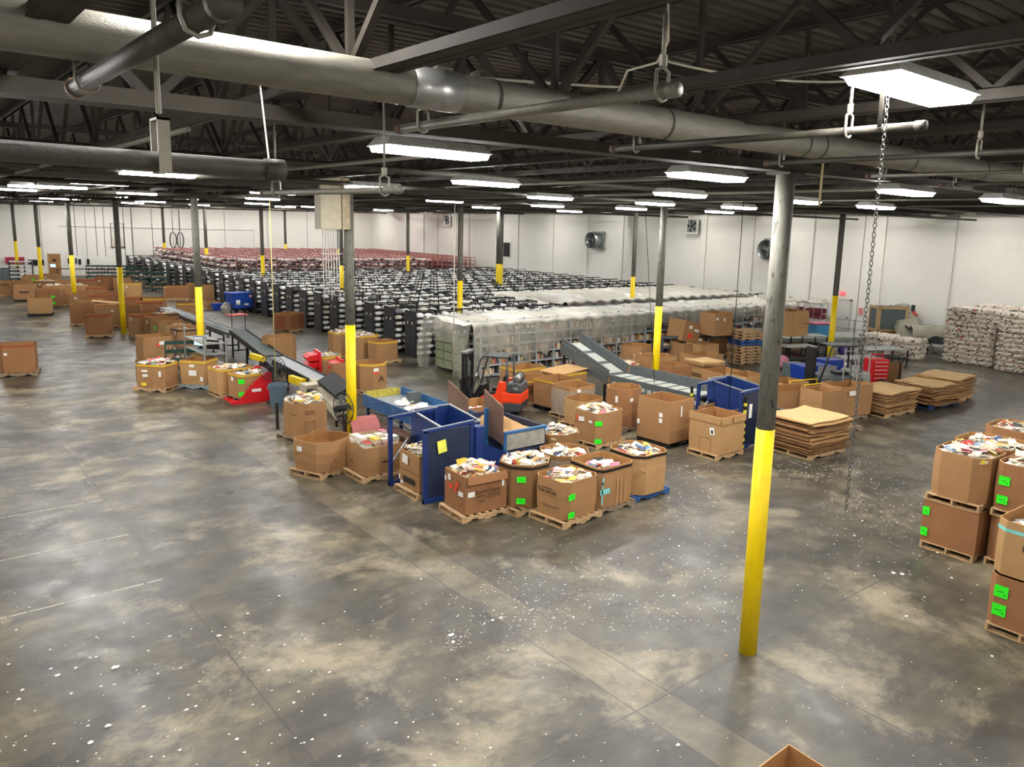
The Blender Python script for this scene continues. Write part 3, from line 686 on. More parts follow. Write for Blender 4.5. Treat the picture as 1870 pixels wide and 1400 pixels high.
# plastic sheet
def plastic():
    m = bpy.data.materials.new('translucent dusty plastic film'); m.use_nodes = True; nt = m.node_tree; N = nt.nodes; L = nt.links; N.clear()
    o = N.new('ShaderNodeOutputMaterial'); mx = N.new('ShaderNodeMixShader'); tr = N.new('ShaderNodeBsdfTransparent'); b = N.new('ShaderNodeBsdfPrincipled')
    b.inputs['Base Color'].default_value = (*lin('#bdb9aa'), 1); b.inputs['Roughness'].default_value = .35
    tr.inputs[0].default_value = (.93, .93, .92, 1)
    tc = N.new('ShaderNodeNewGeometry'); mp = N.new('ShaderNodeMapping'); mp.inputs['Scale'].default_value = (1.2, 1.2, .5); L.new(tc.outputs['Position'], mp.inputs[0])
    nz = N.new('ShaderNodeTexNoise'); nz.inputs['Scale'].default_value = 1.1; nz.inputs['Detail'].default_value = 4; nz.inputs['Distortion'].default_value = .8; L.new(mp.outputs[0], nz.inputs['Vector'])
    sep = N.new('ShaderNodeSeparateXYZ'); L.new(tc.outputs['Normal'], sep.inputs[0]); ab = N.new('ShaderNodeMath'); ab.operation = 'ABSOLUTE'; L.new(sep.outputs[2], ab.inputs[0])
    r = N.new('ShaderNodeMapRange'); r.inputs[1].default_value = .35; r.inputs[2].default_value = .7; r.inputs[3].default_value = .30; r.inputs[4].default_value = .50; L.new(nz.outputs['Fac'], r.inputs[0])
    # dust lies on the level parts of the film
    r2 = N.new('ShaderNodeMapRange'); r2.inputs[1].default_value = .4; r2.inputs[2].default_value = .9; r2.inputs[3].default_value = 0; r2.inputs[4].default_value = .62; L.new(ab.outputs[0], r2.inputs[0])
    ad = N.new('ShaderNodeMath'); ad.operation = 'ADD'; ad.use_clamp = True; L.new(r.outputs[0], ad.inputs[0]); L.new(r2.outputs[0], ad.inputs[1])
    L.new(ad.outputs[0], mx.inputs[0]); L.new(tr.outputs[0], mx.inputs[1]); L.new(b.outputs[0], mx.inputs[2]); L.new(mx.outputs[0], o.inputs[0])
    bp = N.new('ShaderNodeBump'); bp.inputs['Strength'].default_value = .6; bp.inputs['Distance'].default_value = .08; L.new(nz.outputs['Fac'], bp.inputs['Height']); L.new(bp.outputs[0], b.inputs['Normal'])
    return m
M_film = plastic()
def sheet(x0, x1, yf, yb, hang_l, hang_f, seed, ztop=2.24, sag=.16):
    """plastic draped over a block: top with folds sagging between the frames, hanging skirts on the front and left"""
    rnd = random.Random(seed); nx = int((x1-x0)/.16); ny = int((yb-yf)/.2); mb = MB(); idx = {}; v = []
    ph = [rnd.uniform(0, 6) for _ in range(8)]
    def wob(u): return sum(sin(u*f_+ph[i])*a_ for i, (f_, a_) in enumerate(((1.7, .5), (3.9, .3), (7.3, .2), (11, .12))))
    ns = 9
    for i in range(nx+1):
        x = x0+(x1-x0)*i/nx
        gap = abs(((x-8.6)/.94+.5) % 1-.5)*2       # 0 on frames, 1 between
        hl = hang_f(x)*(1+.1*wob(x))*(.86+.2*gap)
        for j in range(-ns, ny+1):
            if j < 0:
                f_ = -j/ns; y = yf-.05-.10*sin(f_*pi)*(.6+.6*gap)-.07*wob(x*3+f_*1.3)*f_-.05; z = ztop-sag*.4*gap-hl*f_
            else:
                y = yf+(yb-yf)*j/ny; g2 = sin(pi*((y-yf) % 2.7)/2.7)
                z = ztop-sag*gap*(.5+.5*g2)*.8-sag*.5*g2+.05*wob(x*.8+y*1.1)+.03*wob(y*2.4-x)
                if j == 0: y = yf-.04; z = ztop-sag*.4*gap
            idx[(i, j)] = len(v); v.append((x, y, max(z, .03)))
    f = [(idx[i, j], idx[i+1, j], idx[i+1, j+1], idx[i, j+1]) for i in range(nx) for j in range(-ns, ny)]
    # left skirt
    base = len(v)
    for j in range(ny+1):
        y = yf+(yb-yf)*j/ny
        for s_ in range(ns+1):
            f_ = s_/ns; v.append((x0-.02-.12*sin(f_*pi)-.08*wob(y*2.6+f_)*f_-.22*f_, y, max(v[idx[0, j]][2]-hang_l(y)*f_, .02)))
    for j in range(ny):
        for s_ in range(ns): a = base+j*(ns+1)+s_; f.append((a, a+1, a+ns+2, a+ns+1))
    mb.add(v, f); return mb
t1 = sheet(8.15, 30.4, 19.0, 22.6, lambda y: 2.1 if (y < 19.9 or y > 21.7) else .75, lambda x: 2.1 if x < 9.0 else (1.35+.25*sin(x*1.3) if x < 12.6 else (1.0 if x < 14 else .95+.3*sin(x*.9))), 3)
tag(t1.build('plastic_sheet', M_film, None, smooth=True), 'translucent plastic sheet draped over the front grey book shelving', 'plastic sheet')
t2 = sheet(17.5, 33.5, 24.2, 30.4, lambda y: .35, lambda x: .3, 5, ztop=2.3, sag=.22)
tag(t2.build('plastic_sheet', M_film, None, smooth=True), 'dusty plastic sheet spread over the black shelving tops behind the covered books', 'plastic sheet')
# ================================================================ cartons, pallets, books
def card(name, c, var=.07): return mat(name, c, .85, var=var, scale=2.2, bump=.06, bscale=25, spec=.2)
M_card = [card('kraft cardboard', '#9c7650'), card('reddish kraft cardboard', '#8f6544'), card('light kraft cardboard', '#ac875c'), card('brown kraft cardboard', '#84623f')]
M_cardtop = card('pale kraft board', '#cba876'); M_cardin = card('cardboard inside', '#9c7145'); M_edge = card('cut cardboard edge', '#c09a6a')
M_green = mat('fluorescent green sticker', '#2fee1e', .6, var=.04); M_ink = mat('black print ink', '#2a241e', .8); M_inkb = mat('brown print ink', '#5e4128', .8)
M_paper = mat('white paper label', '#e6e3dc', .7, var=.03); M_orangel = mat('orange red sticker', '#e2492c', .6); M_yell = mat('yellow sticker', '#e8d43a', .6)
M_strapk = mat('black strap', '#16130f', .4); M_strapy = mat('yellow lashing band', '#cfa62e', .5, var=.1); M_strapt = mat('turquoise tape', '#7fc9c2', .4)
M_redrim = card('red brown rim', '#8e4a30'); M_tape = mat('clear packing tape', '#b48f62', .25, var=.03)
M_wood = mat('raw pallet wood', '#b0916a', .8, var=.22, scale=5, stretch=(1, 4, 4)); M_wood2 = mat('grey pallet wood', '#82705a', .85, var=.22, scale=5, stretch=(1, 4, 4))
M_blue = mat('blue pallet paint', '#2b4f86', .7, var=.25, scale=6); M_blkp = mat('black plastic pallet', '#1c1b1a', .6); M_whitep2 = mat('pale grey blue pallet paint', '#8a979c', .8, var=.15)
PW, PD, PH = 1.2, 1.0, .14
def pallet_meshes():
    b = MB().box(-PW/2, -.045, .115, PW/2, .045, .14)   # placeholder orientation: boards run along X
    db = MB().box(-.045, -PD/2, .118, .045, PD/2, .14); db2 = MB().box(-.065, -PD/2, 0, .065, PD/2, .02)
    st = MB(); p = [(-PW/2, .02), (-PW/2+.2, .02), (-PW/2+.24, .06), (-.24, .06), (-.2, .02), (.2, .02), (.24, .06), (PW/2-.24, .06), (PW/2-.2, .02), (PW/2, .02), (PW/2, .118), (-PW/2, .118)]
    st.prism([(x, z) for x, z in p], -.02, .02, 'y')
    return db, db2, st
_db, _db2, _st = pallet_meshes()
_pm = {}
def pallet(x, y, z, rz, label, kind='wood', detail=True, s=(1, 1, 1), group='pallets under the cartons'):
    """x, y: centre"""
    m = {'wood': M_wood, 'grey': M_wood2, 'blue': M_blue, 'black': M_blkp, 'white': M_whitep2}[kind]
    if kind not in _pm:
        _pm[kind] = (_db.mesh('deck_board', m), _db2.mesh('bottom_board', m), _st.mesh('stringer', m))
    a, b, c = _pm[kind]; t = thing('pallet', (x, y, z), rz, label, 'pallet', group); t.scale = s
    for k in range(7): link_mesh('deck_board', a, t, (-PW/2+.05+k*(PW-.1)/6, 0, 0))
    for k in (-1, 0, 1):
        link_mesh('stringer', c, t, (0, k*(PD/2-.02), 0)); link_mesh('bottom_board', b, t, (k*(PW/2-.07), 0, 0))
    return t
# books
BC = ['#e9e5db', '#d9d3c4', '#f0eee8', '#c9a86c', '#a8322c', '#2c3f66', '#22201f', '#7d5a3c', '#d7b23a', '#5c7a5a', '#b5647a', '#5b86a8', '#cfc6b0', '#e4ddd0', '#8a8580', '#c56a3c']
BW = (4.5, 4.5, 3.5, 3.5, 2.6, 2.2, 4, 3, 1.6, 1.4, 1.5, 1.8, 4, 4, 3, 2)
M_bk = [mat('loose book %d' % i, c, .45, var=.1, scale=20) for i, c in enumerate(BC)]
def one_book(mb, c, ax, size, ci):
    """book as two cover boards and a page block"""
    w_, l_, t_ = size; M = ax
    def bx(dx0, dx1, dy0, dy1, dz0, dz1, mi):
        mb.mi = mi; v = []
        for z in (dz0, dz1):
            for x, y in ((dx0, dy0), (dx1, dy0), (dx1, dy1), (dx0, dy1)): v.append(tuple(Vector(c)+M @ Vector((x, y, z))))
        mb.add(v, [(0,3,2,1),(4,5,6,7),(0,1,5,4),(1,2,6,5),(2,3,7,6),(3,0,4,7)])
    e = .004
    bx(-w_/2+e, w_/2-e*2, -l_/2+e, l_/2-e, -t_/2+e, t_/2-e, len(BC)); bx(-w_/2, w_/2, -l_/2, l_/2, t_/2-e, t_/2, ci); bx(-w_/2, w_/2, -l_/2, l_/2, -t_/2, -t_/2+e, ci); bx(w_/2-e, w_/2, -l_/2, l_/2, -t_/2+e, t_/2-e, ci)
BKM = M_bk+[M_page]
rb = random.Random(99)
book_protos = []
for k in range(22):
    mb = MB(); ci = rb.choices(range(len(BC)), BW)[0]; one_book(mb, (0, 0, 0), Matrix.Identity(3), (rb.uniform(.13, .2), rb.uniform(.19, .27), rb.uniform(.018, .045)), ci); book_protos.append(mb.mesh('book', BKM))
def inside(px, py, w, d, c, m=.08):
    if not (m < px < w-m and m < py < d-m): return False
    c = c+m*.6
    return (px+py > c) and (w-px+py > c) and (px+d-py > c) and (w-px+d-py > c)
def heap(t, w, d, z, c, who, rnd, n=70, mound=.12, base=None, indiv=0, rot=0, org=None):
    """fills a carton: a packed stuff heap plus, for near cartons, single books on top"""
    mb = MB(); k = 0; tries = 0
    poly = [(c, .03), (w-c, .03), (w-.03, c), (w-.03, d-c), (w-c, d-.03), (c, d-.03), (.03, d-c), (.03, c)] if c > .04 else [(.03, .03), (w-.03, .03), (w-.03, d-.03), (.03, d-.03)]
    mb.mi = 0; mb.prism(poly, z-.25, z-.07)
    while k < n and tries < n*8:
        tries += 1; px, py = rnd.uniform(.05, w-.05), rnd.uniform(.05, d-.05)
        if not inside(px, py, w, d, c, .11): continue
        rr = hypot((px-w/2)/(w/2), (py-d/2)/(d/2)); hz = z-.05+mound*max(0, 1-rr*rr)*rnd.uniform(.5, 1)
        M = Matrix.Rotation(rnd.uniform(0, 6.3), 3, 'Z') @ Matrix.Rotation(rnd.gauss(0, .35), 3, 'X') @ Matrix.Rotation(rnd.gauss(0, .35), 3, 'Y')
        one_book(mb, (px, py, hz), M, (rnd.uniform(.12, .19), rnd.uniform(.17, .25), rnd.uniform(.015, .045)), rnd.choices(range(len(BC)), BW)[0]); k += 1
    o = link_mesh('book_heap', mb.mesh('book_heap', BKM), None, tuple(org), (0, 0, rot)); tag(o, 'loose used books filling the %s' % who, 'books', None, 'stuff')
    Mz = Matrix.Rotation(rot, 3, 'Z'); k = tries = 0
    while k < indiv and tries < indiv*9:
        tries += 1; px, py = rnd.uniform(.05, w-.05), rnd.uniform(.05, d-.05)
        if not inside(px, py, w, d, c, .14): continue
        rr = hypot((px-w/2)/(w/2), (py-d/2)/(d/2)); hz = z+.0+mound*max(0, 1-rr*rr)*rnd.uniform(.9, 1.25)
        p = Vector(org)+Mz @ Vector((px, py, hz))
        b = link_mesh('book', rnd.choice(book_protos), None, p, (rnd.gauss(0, .3), rnd.gauss(0, .3), rnd.uniform(0, 6.3)))
        tag(b, 'book on top in the %s' % who, 'book', 'books on top in the %s' % who); k += 1
def outline(w, d, c, n=4):
    cs = [(c, 0), (w-c, 0), (w, c), (w, d-c), (w-c, d), (c, d), (0, d-c), (0, c)] if c > .01 else [(0, 0), (w, 0), (w, d), (0, d)]
    pts = []
    for i, p in enumerate(cs):
        q = cs[(i+1) % len(cs)]; l = hypot(q[0]-p[0], q[1]-p[1]); m = max(1, int(l/.25))
        for k in range(m): pts.append((p[0]+(q[0]-p[0])*k/m, p[1]+(q[1]-p[1])*k/m))
    return pts
who_seen = set(); REG = []
def carton(at, w, d, h, rz, label, mi=0, c=.0, zb=PH, pal='wood', fill=None, strap=None, strap_z=.9, labels=(), lid=None, cut=.0, bulge=.02, wob=.012, indiv=0, rim=None, wrap=False, tilt=None, bare=False):
    """at: ('N',px,py) = nearest bottom corner, ('T',px,py) = nearest top corner, ('C',px,py) = centre of the top, ('W',x,y) = nearest corner in metres"""
    assert label not in who_seen, label
    who_seen.add(label); n0 = len(COL.objects); label = label if len(label.split()) <= 11 else (print('LONGLABEL', len(label.split()), label), label)[1]
    rz = radians(rz); Mz = Matrix.Rotation(rz, 3, 'Z')
    if at[0] == 'N': p = G(at[1], at[2], zb)
    elif at[0] == 'T': p = G(at[1], at[2], zb+h)
    elif at[0] == 'C': p = G(at[1], at[2], zb+h)-Mz @ Vector((w/2, d/2, 0))
    else: p = Vector((at[1], at[2], 0))
    p.z = zb; rnd = random.Random(label)
    t = thing('carton', p, rz, label, 'carton')
    if tilt: t.rotation_euler = (radians(tilt[0]), radians(tilt[1]), rz)
    pts = outline(w, d, c); n = len(pts); th = .014; cx_, cy_ = w/2, d/2
    rings = []
    wv = [rnd.uniform(-wob, wob) for _ in pts]; wh = [rnd.uniform(-cut, 0) if cut else rnd.uniform(-.006, .006) for _ in pts]
    def ring(z, off, k, dz=0):
        r = []
        for i, (x, y) in enumerate(pts):
            dx, dy = x-cx_, y-cy_; l = hypot(dx, dy); o = off+wv[i]*k
            r.append((x+dx/l*o, y+dy/l*o, z+(wh[i] if dz else 0)))
        return r
    top_in = -th
    zi = h*.45
    rr = [ring(0, 0, .2), ring(h*.3, bulge*.8, .8), ring(h*.62, bulge, 1), ring(h, bulge*.2, 1.3, 1), ring(h, bulge*.2-th, 1.3, 1), ring(h*.62, bulge-th, 1), ring(.02, -th, .3)]
    mb = MB(); v = [q for r_ in rr for q in r_]; f = []; mm = []
    for a in range(len(rr)-1):
        for i in range(n):
            f.append((a*n+i, a*n+(i+1) % n, (a+1)*n+(i+1) % n, (a+1)*n+i)); mm.append(0 if a < 3 else (2 if a == 3 else 1))
    f.append(tuple(range(n))[::-1]); mm.append(0); f.append(tuple(range((len(rr)-1)*n, len(rr)*n))); mm.append(1)
    mb.v = v; mb.f = f; mb.m = mm
    mb.build('carton_wall', [M_card[mi], M_cardin, M_edge if rim is None else rim], t)
    if rim is not None:
        r1, r2 = ring(h-.07, bulge*.35+.006, 1.2), ring(h+.004, bulge*.2+.006, 1.3, 1); q = MB(); q.add(r1+r2, [(i, (i+1) % n, n+(i+1) % n, n+i) for i in range(n)]); q.build('rim_band', rim, t)
    if strap is not None:
        sm = {'k': M_strapk, 'y': M_strapy, 't': M_strapt}[strap]; sw = .028 if strap != 'y' else .035
        z0 = h*strap_z; kk = bulge*(1-abs(strap_z-.62))
        r1, r2 = ring(z0-sw, kk+.009, 1.2), ring(z0+sw, kk*.8+.009, 1.2); q = MB(); q.add(r1+r2, [(i, (i+1) % n, n+(i+1) % n, n+i) for i in range(n)]); q.build('strap', sm, t)
    for L_ in labels:
        face, u, z, lw, lh, kind = L_[:6]
        m = {'g': M_green, 'w': M_paper, 'o': M_orangel, 'y': M_yell, 't': M_strapt, 'k': M_inkb, 'K': M_ink, 'c': M_tape}[kind]
        nm = {'g': 'green_label', 'w': 'paper_label', 'o': 'orange_label', 'y': 'yellow_label', 't': 'tape_strip', 'k': 'printed_mark', 'K': 'printed_mark', 'c': 'tape_strip'}[kind]
        off = bulge+wob+.008; tiltj = L_[6] if len(L_) > 6 else 0
        q = MB()
        c_, s_ = cos(tiltj), sin(tiltj); cs = [(-lw/2, -lh/2), (lw/2, -lh/2), (lw/2, lh/2), (-lw/2, lh/2)]; cs = [(a*c_-b*s_, a*s_+b*c_) for a, b in cs]
        if face == 'F': vv = [(u+a, -off, z+b) for a, b in cs]           # right-hand face in the photo (-Y)
        elif face == 'L': vv = [(-off, u-a, z+b) for a, b in cs]         # left-hand face (-X)
        else:                                                            # 'N': the chamfer at the nearest corner
            k = c*.5 if c > 0 else .0; dd = (off)*.72; vv = [(k-dd+a*.707, k-dd-a*.707, z+b) for a, b in cs]
        q.add(vv, [(0, 1, 2, 3)])
        lo = q.build(nm, m, t)
        if kind == 'g':
            q = MB(); 
            for (a0, b0, a1, b1) in ((-.25, -.05, .2, .02), (.22, -.3, .34, -.18)):
                cc = [(a0*lw, b0*lh), (a1*lw, b0*lh), (a1*lw, b1*lh), (a0*lw, b1*lh)]
                if face == 'F': vv = [(u+a, -off-.002, z+b) for a, b in cc]
                elif face == 'L': vv = [(-off-.002, u-a, z+b) for a, b in cc]
                else: vv = [(k-dd-.002+a*.707, k-dd-.002-a*.707, z+b) for a, b in cc]
                q.add(vv, [(0, 1, 2, 3)])
            q.build('label_print', mat('dark green print', '#12751a', .7), lo)
    if lid:
        q = MB(); q.M = Matrix.Translation((w/2, d/2, h+.02)) @ Matrix.Rotation(radians(lid), 4, 'Y'); q.box(-w*.62, -d*.5, 0, w*.62, d*.52, .012); q.build('lid_sheet', M_card[2], t)
    if wrap:
        r1, r2, r3 = ring(.0, .02, .5), ring(h*.5, bulge+.02, 1.4), ring(h*.88, bulge*.6+.02, 1.6); q = MB(); q.add(r1+r2+r3, [(a*n+i, a*n+(i+1) % n, (a+1)*n+(i+1) % n, (a+1)*n+i) for a in (0, 1) for i in range(n)]); q.build('stretch_wrap', M_film, t, smooth=True)
    if pal and not bare:
        cc = Vector((p.x, p.y, 0))+Mz @ Vector((w/2, d/2, 0))
        pallet(cc.x, cc.y, zb-PH, rz+(0 if w >= d*.93 else pi/2), '%s pallet under the %s' % ({'wood': 'wooden', 'grey': 'greyed wooden', 'blue': 'blue', 'black': 'black', 'white': 'pale painted'}[pal], label), pal)
    if fill is not None:
        heap(t, w, d, h-(.06 if fill is True else fill), c, label, rnd, 75 if not indiv else 60, indiv=indiv, rot=rz, org=p)
    REG.append(dict(n=(n0, len(COL.objects)), p=Vector((p.x, p.y)), w=w, d=d, rz=rz, z0=zb, z1=zb+h, pal=bool(pal), fix=False, label=label, t=t))
    return t, p, rz
def C(*a, **k): return carton(*a, **k)
def face_text(t, txt, size, u, z, face='F', m=None, off=.045):
    o = text_mesh(txt, size, m or M_ink, t)
    if face == 'F': o.rotation_euler = (pi/2, 0, 0); o.location = (u, -off, z)
    else: o.rotation_euler = (pi/2, 0, -pi/2); o.location = (-off, u, z)
    return o
g2 = lambda f, u, a=.62, b=.2: ((f, u, a, .19, .13, 'g', .06), (f, u, b, .19, .13, 'g'))
# --- front centre group
t, p, r = C(('N', 864, 938), .98, .86, .80, -4, 'orange-brown printed carton heaped with books beside the blue frame', 1, fill=.0, indiv=34, c=0, bulge=.012,
    labels=(('L', .62, .66, .12, .13, 'w'), ('L', .78, .6, .07, .1, 'w'), ('L', .3, .58, .13, .1, 'o'), ('L', .56, .48, .14, .1, 'o', .2), ('L', .36, .46, .1, .1, 'o', .2), ('L', .14, .42, .2, .1, 'w', .1), ('F', .12, .43, .16, .11, 'w'), ('F', .88, .56, .06, .14, 'w')))
face_text(t, 'StyroChem', .13, .5, .46)
for (u, z, a_, b_) in ((.3, .36, .2, .035), (.62, .37, .3, .035), (.4, .29, .5, .004), (.32, .25, .14, .03), (.4, .14, .5, .004), (.6, .32, .36, .02)): MB().box(u-a_/2+.05, -.034, z-b_/2, u+a_/2+.05, -.033, z+b_/2).build('printed_mark', M_inkb, t)
q = MB(); q.M = Matrix.Translation((.02, -.03, .81)) @ Matrix.Rotation(radians(-14), 4, 'X'); q.box(0, -.012, -.17, .95, 0, 0); q.build('folded_flap', M_card[1], t)
q = MB(); q.tube([(.5, -.05, .62), (.46, -.05, .57), (.5, -.05, .53), (.54, -.05, .57)], .006, 4, closed=True); q.tube([(.54, -.05, .6), (.58, -.05, .63)], .006, 4); q.build('printed_emblem', M_inkb, t)
t, p, r = C(('N', 1019, 948), 1.02, .92, .80, 6, 'front centre carton of books with two green labels', 0, c=.13, fill=.1, indiv=34, labels=g2('F', .13, .5, .12)+(('L', .4, .25, .5, .012, 'k'), ('L', .4, .22, .4, .012, 'k')))
for (u, z, a_, b_) in ((.72, .56, .05, .09), (.5, .6, .3, .03), (.62, .53, .12, .05), (.46, .53, .14, .05), (.3, .53, .13, .05)): MB().box(-.043, u-a_/2, z-b_/2, -.042, u+a_/2, z+b_/2).build('printed_mark', M_inkb, t)
C(('C', 959, 843), 1.05, 1.0, .92, 0, 'black-strapped octagonal carton of books, green labels, behind front centre', 3, c=.3, fill=.05, indiv=26, strap='k', strap_z=.93, labels=g2('N', 0, .62, .15)+(('L', .45, .5, .12, .1, 'w'),))
t, p, r = C(('N', 1094, 930), 1.02, 1.0, .88, 0, 'open carton with turquoise tape on its corner and black strap', 0, c=.1, pal='grey', fill=.2, indiv=20, strap='k', strap_z=.93, labels=(('F', .12, .38, .28, .12, 't'), ('F', .05, .62, .16, .05, 't', 1.5), ('F', .04, .35, .04, .5, 't'), ('F', .48, .35, .03, .6, 'c'), ('F', .6, .33, .03, .5, 'c'), ('F', .72, .33, .03, .55, 'c')))
C(('N', 1165, 908), 1.05, 1.12, .92, 0, 'black-rimmed octagonal carton of books on the blue pallet', 2, c=.22, pal='blue', fill=.1, indiv=24, strap='k', strap_z=.95, labels=(('F', .1, .62, .25, .06, 'c', -.5),))
C(('T', 1034, 838), 1.05, 1.1, .78, 6, 'plastic-wrapped octagonal carton of white books behind the front ones', 3, c=.3, fill=.1, indiv=16, wrap=True)
C(('N', 1092, 812), 1.08, 1.0, .86, 4, 'carton with white and green labels behind the wrapped one', 0, c=.12, fill=.02, indiv=16, labels=g2('N', .02, .58, .08)+(('L', .62, .62, .22, .13, 'w', .1), ('L', .78, .64, .06, .14, 'o'), ('L', .28, .6, .12, .07, 'w')))
C(('C', 1122, 701), 1.08, 1.0, 1.15, 5, 'tall round-cornered empty carton with torn white label', 1, c=.33, labels=(('F', .25, .85, .16, .1, 'w', .1), ('F', .75, .3, .2, .1, 'w', .3), ('L', .3, .85, .1, .2, 'w')), pal='grey')
C(('C', 1054, 722), 1.15, .9, .72, 8, 'low olive carton in front of the wrapped pair', 2, c=.2, labels=(('F', .1, .12, .14, .1, 'w'),))
C(('C', 1044, 700), 1.1, 1.0, .9, 4, 'carton wrapped in clear film left of the tall empty carton', 0, c=.12, wrap=True, labels=(('F', .25, .8, .16, .1, 'w'), ('F', .1, .6, .1, .12, 'w')))
C(('C', 1020, 690), 1.1, 1.05, .9, 3, 'open carton with yellow rim and twin white labels', 0, strap='y', strap_z=.93, labels=(('F', .3, .6, .14, .1, 'w'), ('F', .8, .55, .14, .1, 'w')), pal='black')
C(('C', 1036, 675), 1.15, 1.1, .85, 3, 'yellow-rimmed carton covered by a loose cardboard sheet', 0, strap='y', strap_z=.93, lid=-4)
C(('N', 963, 740), 1.15, .95, .78, -28, 'printed carton with yellow band right behind the forklift', 1, strap='y', strap_z=.86, labels=(('F', .55, .4, .34, .3, 'k'),))
C(('C', 955, 668), 1.3, 1.0, .8, 3, 'yellow-rimmed carton in front of the covered shelves', 0, strap='y', strap_z=.93, labels=(('F', .1, .6, .14, .1, 'w'),))
C(('C', 1016, 784), 1.1, 1.05, .6, 10, 'low carton of books between blue chute and labelled carton', 3, c=.3, fill=.05, indiv=10)
C(('C', 866, 735), 1.2, 1.0, .75, 5, 'carton half hidden behind the brown slanted boards', 1, fill=.25)
# --- right of centre, in front of the right hopper
C(('N', 1221, 811), 1.05, 1.16, 1.18, 3, 'tall clean empty carton on a black pallet', 0, pal='black', labels=(('L', .3, .78, .12, .12, 'w'), ('L', .3, .62, .12, .12, 'w'), ('F', .45, .88, .07, .3, 'w'), ('L', 1.1, .45, .1, .14, 'w'), ('F', .5, .32, .96, .012, 'k')))
t, p, r = C(('N', 1313, 832), 1.0, 1.04, 1.02, 0, 'tall empty carton with folded-over rim by the blue hopper', 2, labels=(('L', .25, .62, .16, .2, 'w', .2), ('L', .25, .6, .06, .1, 'K', .2), ('L', .3, .2, .03, .4, 'c'), ('L', .7, .2, .03, .4, 'c'), ('L', .5, .4, .5, .01, 'k')))
q = MB(); q.box(-.045, -.02, .84, -.03, 1.06, 1.03); q.box(-.03, -.05, .84, .38, -.036, 1.03); q.box(.48, -.05, .84, 1.02, -.036, 1.03); q.build('folded_flap', M_card[2], t)
C(('C', 1320, 742), 1.2, .9, .85, 3, 'reddish carton tucked inside the right blue hopper frame', 1)
# --- front left group
t, p, r = C(('C', 557, 729), 1.05, 1.05, .95, 10, 'tall octagonal carton of bright mail beside the fans', 0, c=.3, fill=-.02, indiv=16, pal='grey', labels=(('F', .3, .45, .3, .012, 'k'), ('F', .3, .12, .3, .012, 'k'), ('F', .15, .3, .012, .36, 'k'), ('F', .45, .3, .012, .36, 'k'), ('F', .3, .74, .3, .02, 'k'), ('F', .3, .68, .3, .02, 'k'), ('L', .2, .66, .3, .02, 'k')))
MB().box(-.03, 1.0, .1, -.0, 1.12, .85).build('hanging_strap', M_strapk, t)
C(('C', 589, 795), 1.08, 1.05, .74, 22, 'crumpled nearly empty carton left of the pallet of stacked books', 0, c=.2, cut=.05, bulge=.05, wob=.03, labels=(('L', .65, .54, .16, .12, 'w'), ('L', .75, .4, .05, .02, 'K'), ('F', .3, .3, .06, .02, 'K')))
t, p, r = C(('N', 667, 871), .98, .9, .68, 0, 'square carton topped with neatly stacked books', 0, c=0, labels=(('L', .6, .25, .1, .035, 'K', -.2), ('F', .5, .3, .14, .04, 'K')))
rs = random.Random(4)
for lay in range(4):
    for i in range(4):
        for j in range(3):
            if lay == 3 and rs.random() < .3: continue
            b = link_mesh('book', rs.choice(book_protos), None, (p.x+.13+i*.235+rs.uniform(-.01, .01), p.y+.17+j*.28+rs.uniform(-.01, .01), p.z+.66+lay*.055), (0, 0, pi/2*rs.choice((0, 2))+rs.uniform(-.06, .06)), (1.15, 1.05, 1.6))
            tag(b, 'book in the neat stack on the square carton beside the blue frame', 'book', 'neatly stacked books on the square carton')
MB().box(.04, .04, .0, .94, .86, .63).build('book_stack_core', M_page, None, loc=(p.x, p.y, p.z+.015)); tag(bpy.data.objects['book_stack_core'], 'packed books inside the square carton under the neat stack', 'books', None, 'stuff')
t, p, r = C(('N', 766, 901), .98, .85, .83, 0, 'carton of white books inside the blue frame', 0, c=0, fill=.0, indiv=24, labels=(('L', .55, .66, .24, .2, 'w', -.1), ('L', .4, .2, .5, .14, 'K'), ('L', .8, .2, .06, .1, 'w'), ('L', .7, .1, .1, .08, 'w'), ('L', .4, .42, .82, .01, 'k')))
# --- right foreground stacks
def stack(N, w, d, h1, h2, rz, l1, l2, **k2):
    k1 = k2.pop('k1', {})
    C(('W',)+N, w, d, h1, rz, l1, bulge=.008, **k1); C(('W',)+N, w, d, h2, rz, l2, zb=PH*2+h1, **k2)
stack((6.05, -.72), 1.15, 1.03, .84, .88, 0, 'lower carton of the front right stack, green labels', 'upper round-cornered carton of books on the front right stack', c=.24, fill=.04, indiv=34, labels=(('N', 0, .82, .07, .07, 'y'),), k1=dict(mi=1, labels=(('L', .96, .62, .13, .17, 'g'), ('L', .96, .2, .13, .17, 'g'))))
stack((6.2, -1.86), 1.15, 1.03, .84, .88, 0, 'lower carton of the second right stack', 'upper carton with green labels on the second right stack', c=.14, fill=.04, indiv=14, mi=1, labels=(('L', .84, .56, .19, .17, 'g'), ('L', .84, .2, .19, .16, 'g')), k1=dict(mi=1, c=.15))
t, p, r = C(('W', 3.55, -2.92), 1.15, 1.05, .80, 0, 'lower carton of the nearest right stack, two green labels', 1, c=.1, bulge=.008, labels=(('L', .86, .56, .2, .19, 'g'), ('L', .86, .26, .2, .19, 'g')))
t, p, r = C(('W', 3.52, -2.95), 1.15, 1.08, .84, 0, 'upper carton with turquoise strap on the nearest right stack', 2, zb=PH*1.3+.8, c=.14, fill=.15, indiv=4, strap='t', strap_z=.84, pal=None, bulge=.012, labels=(('L', .35, .2, .3, .02, 'k'),))
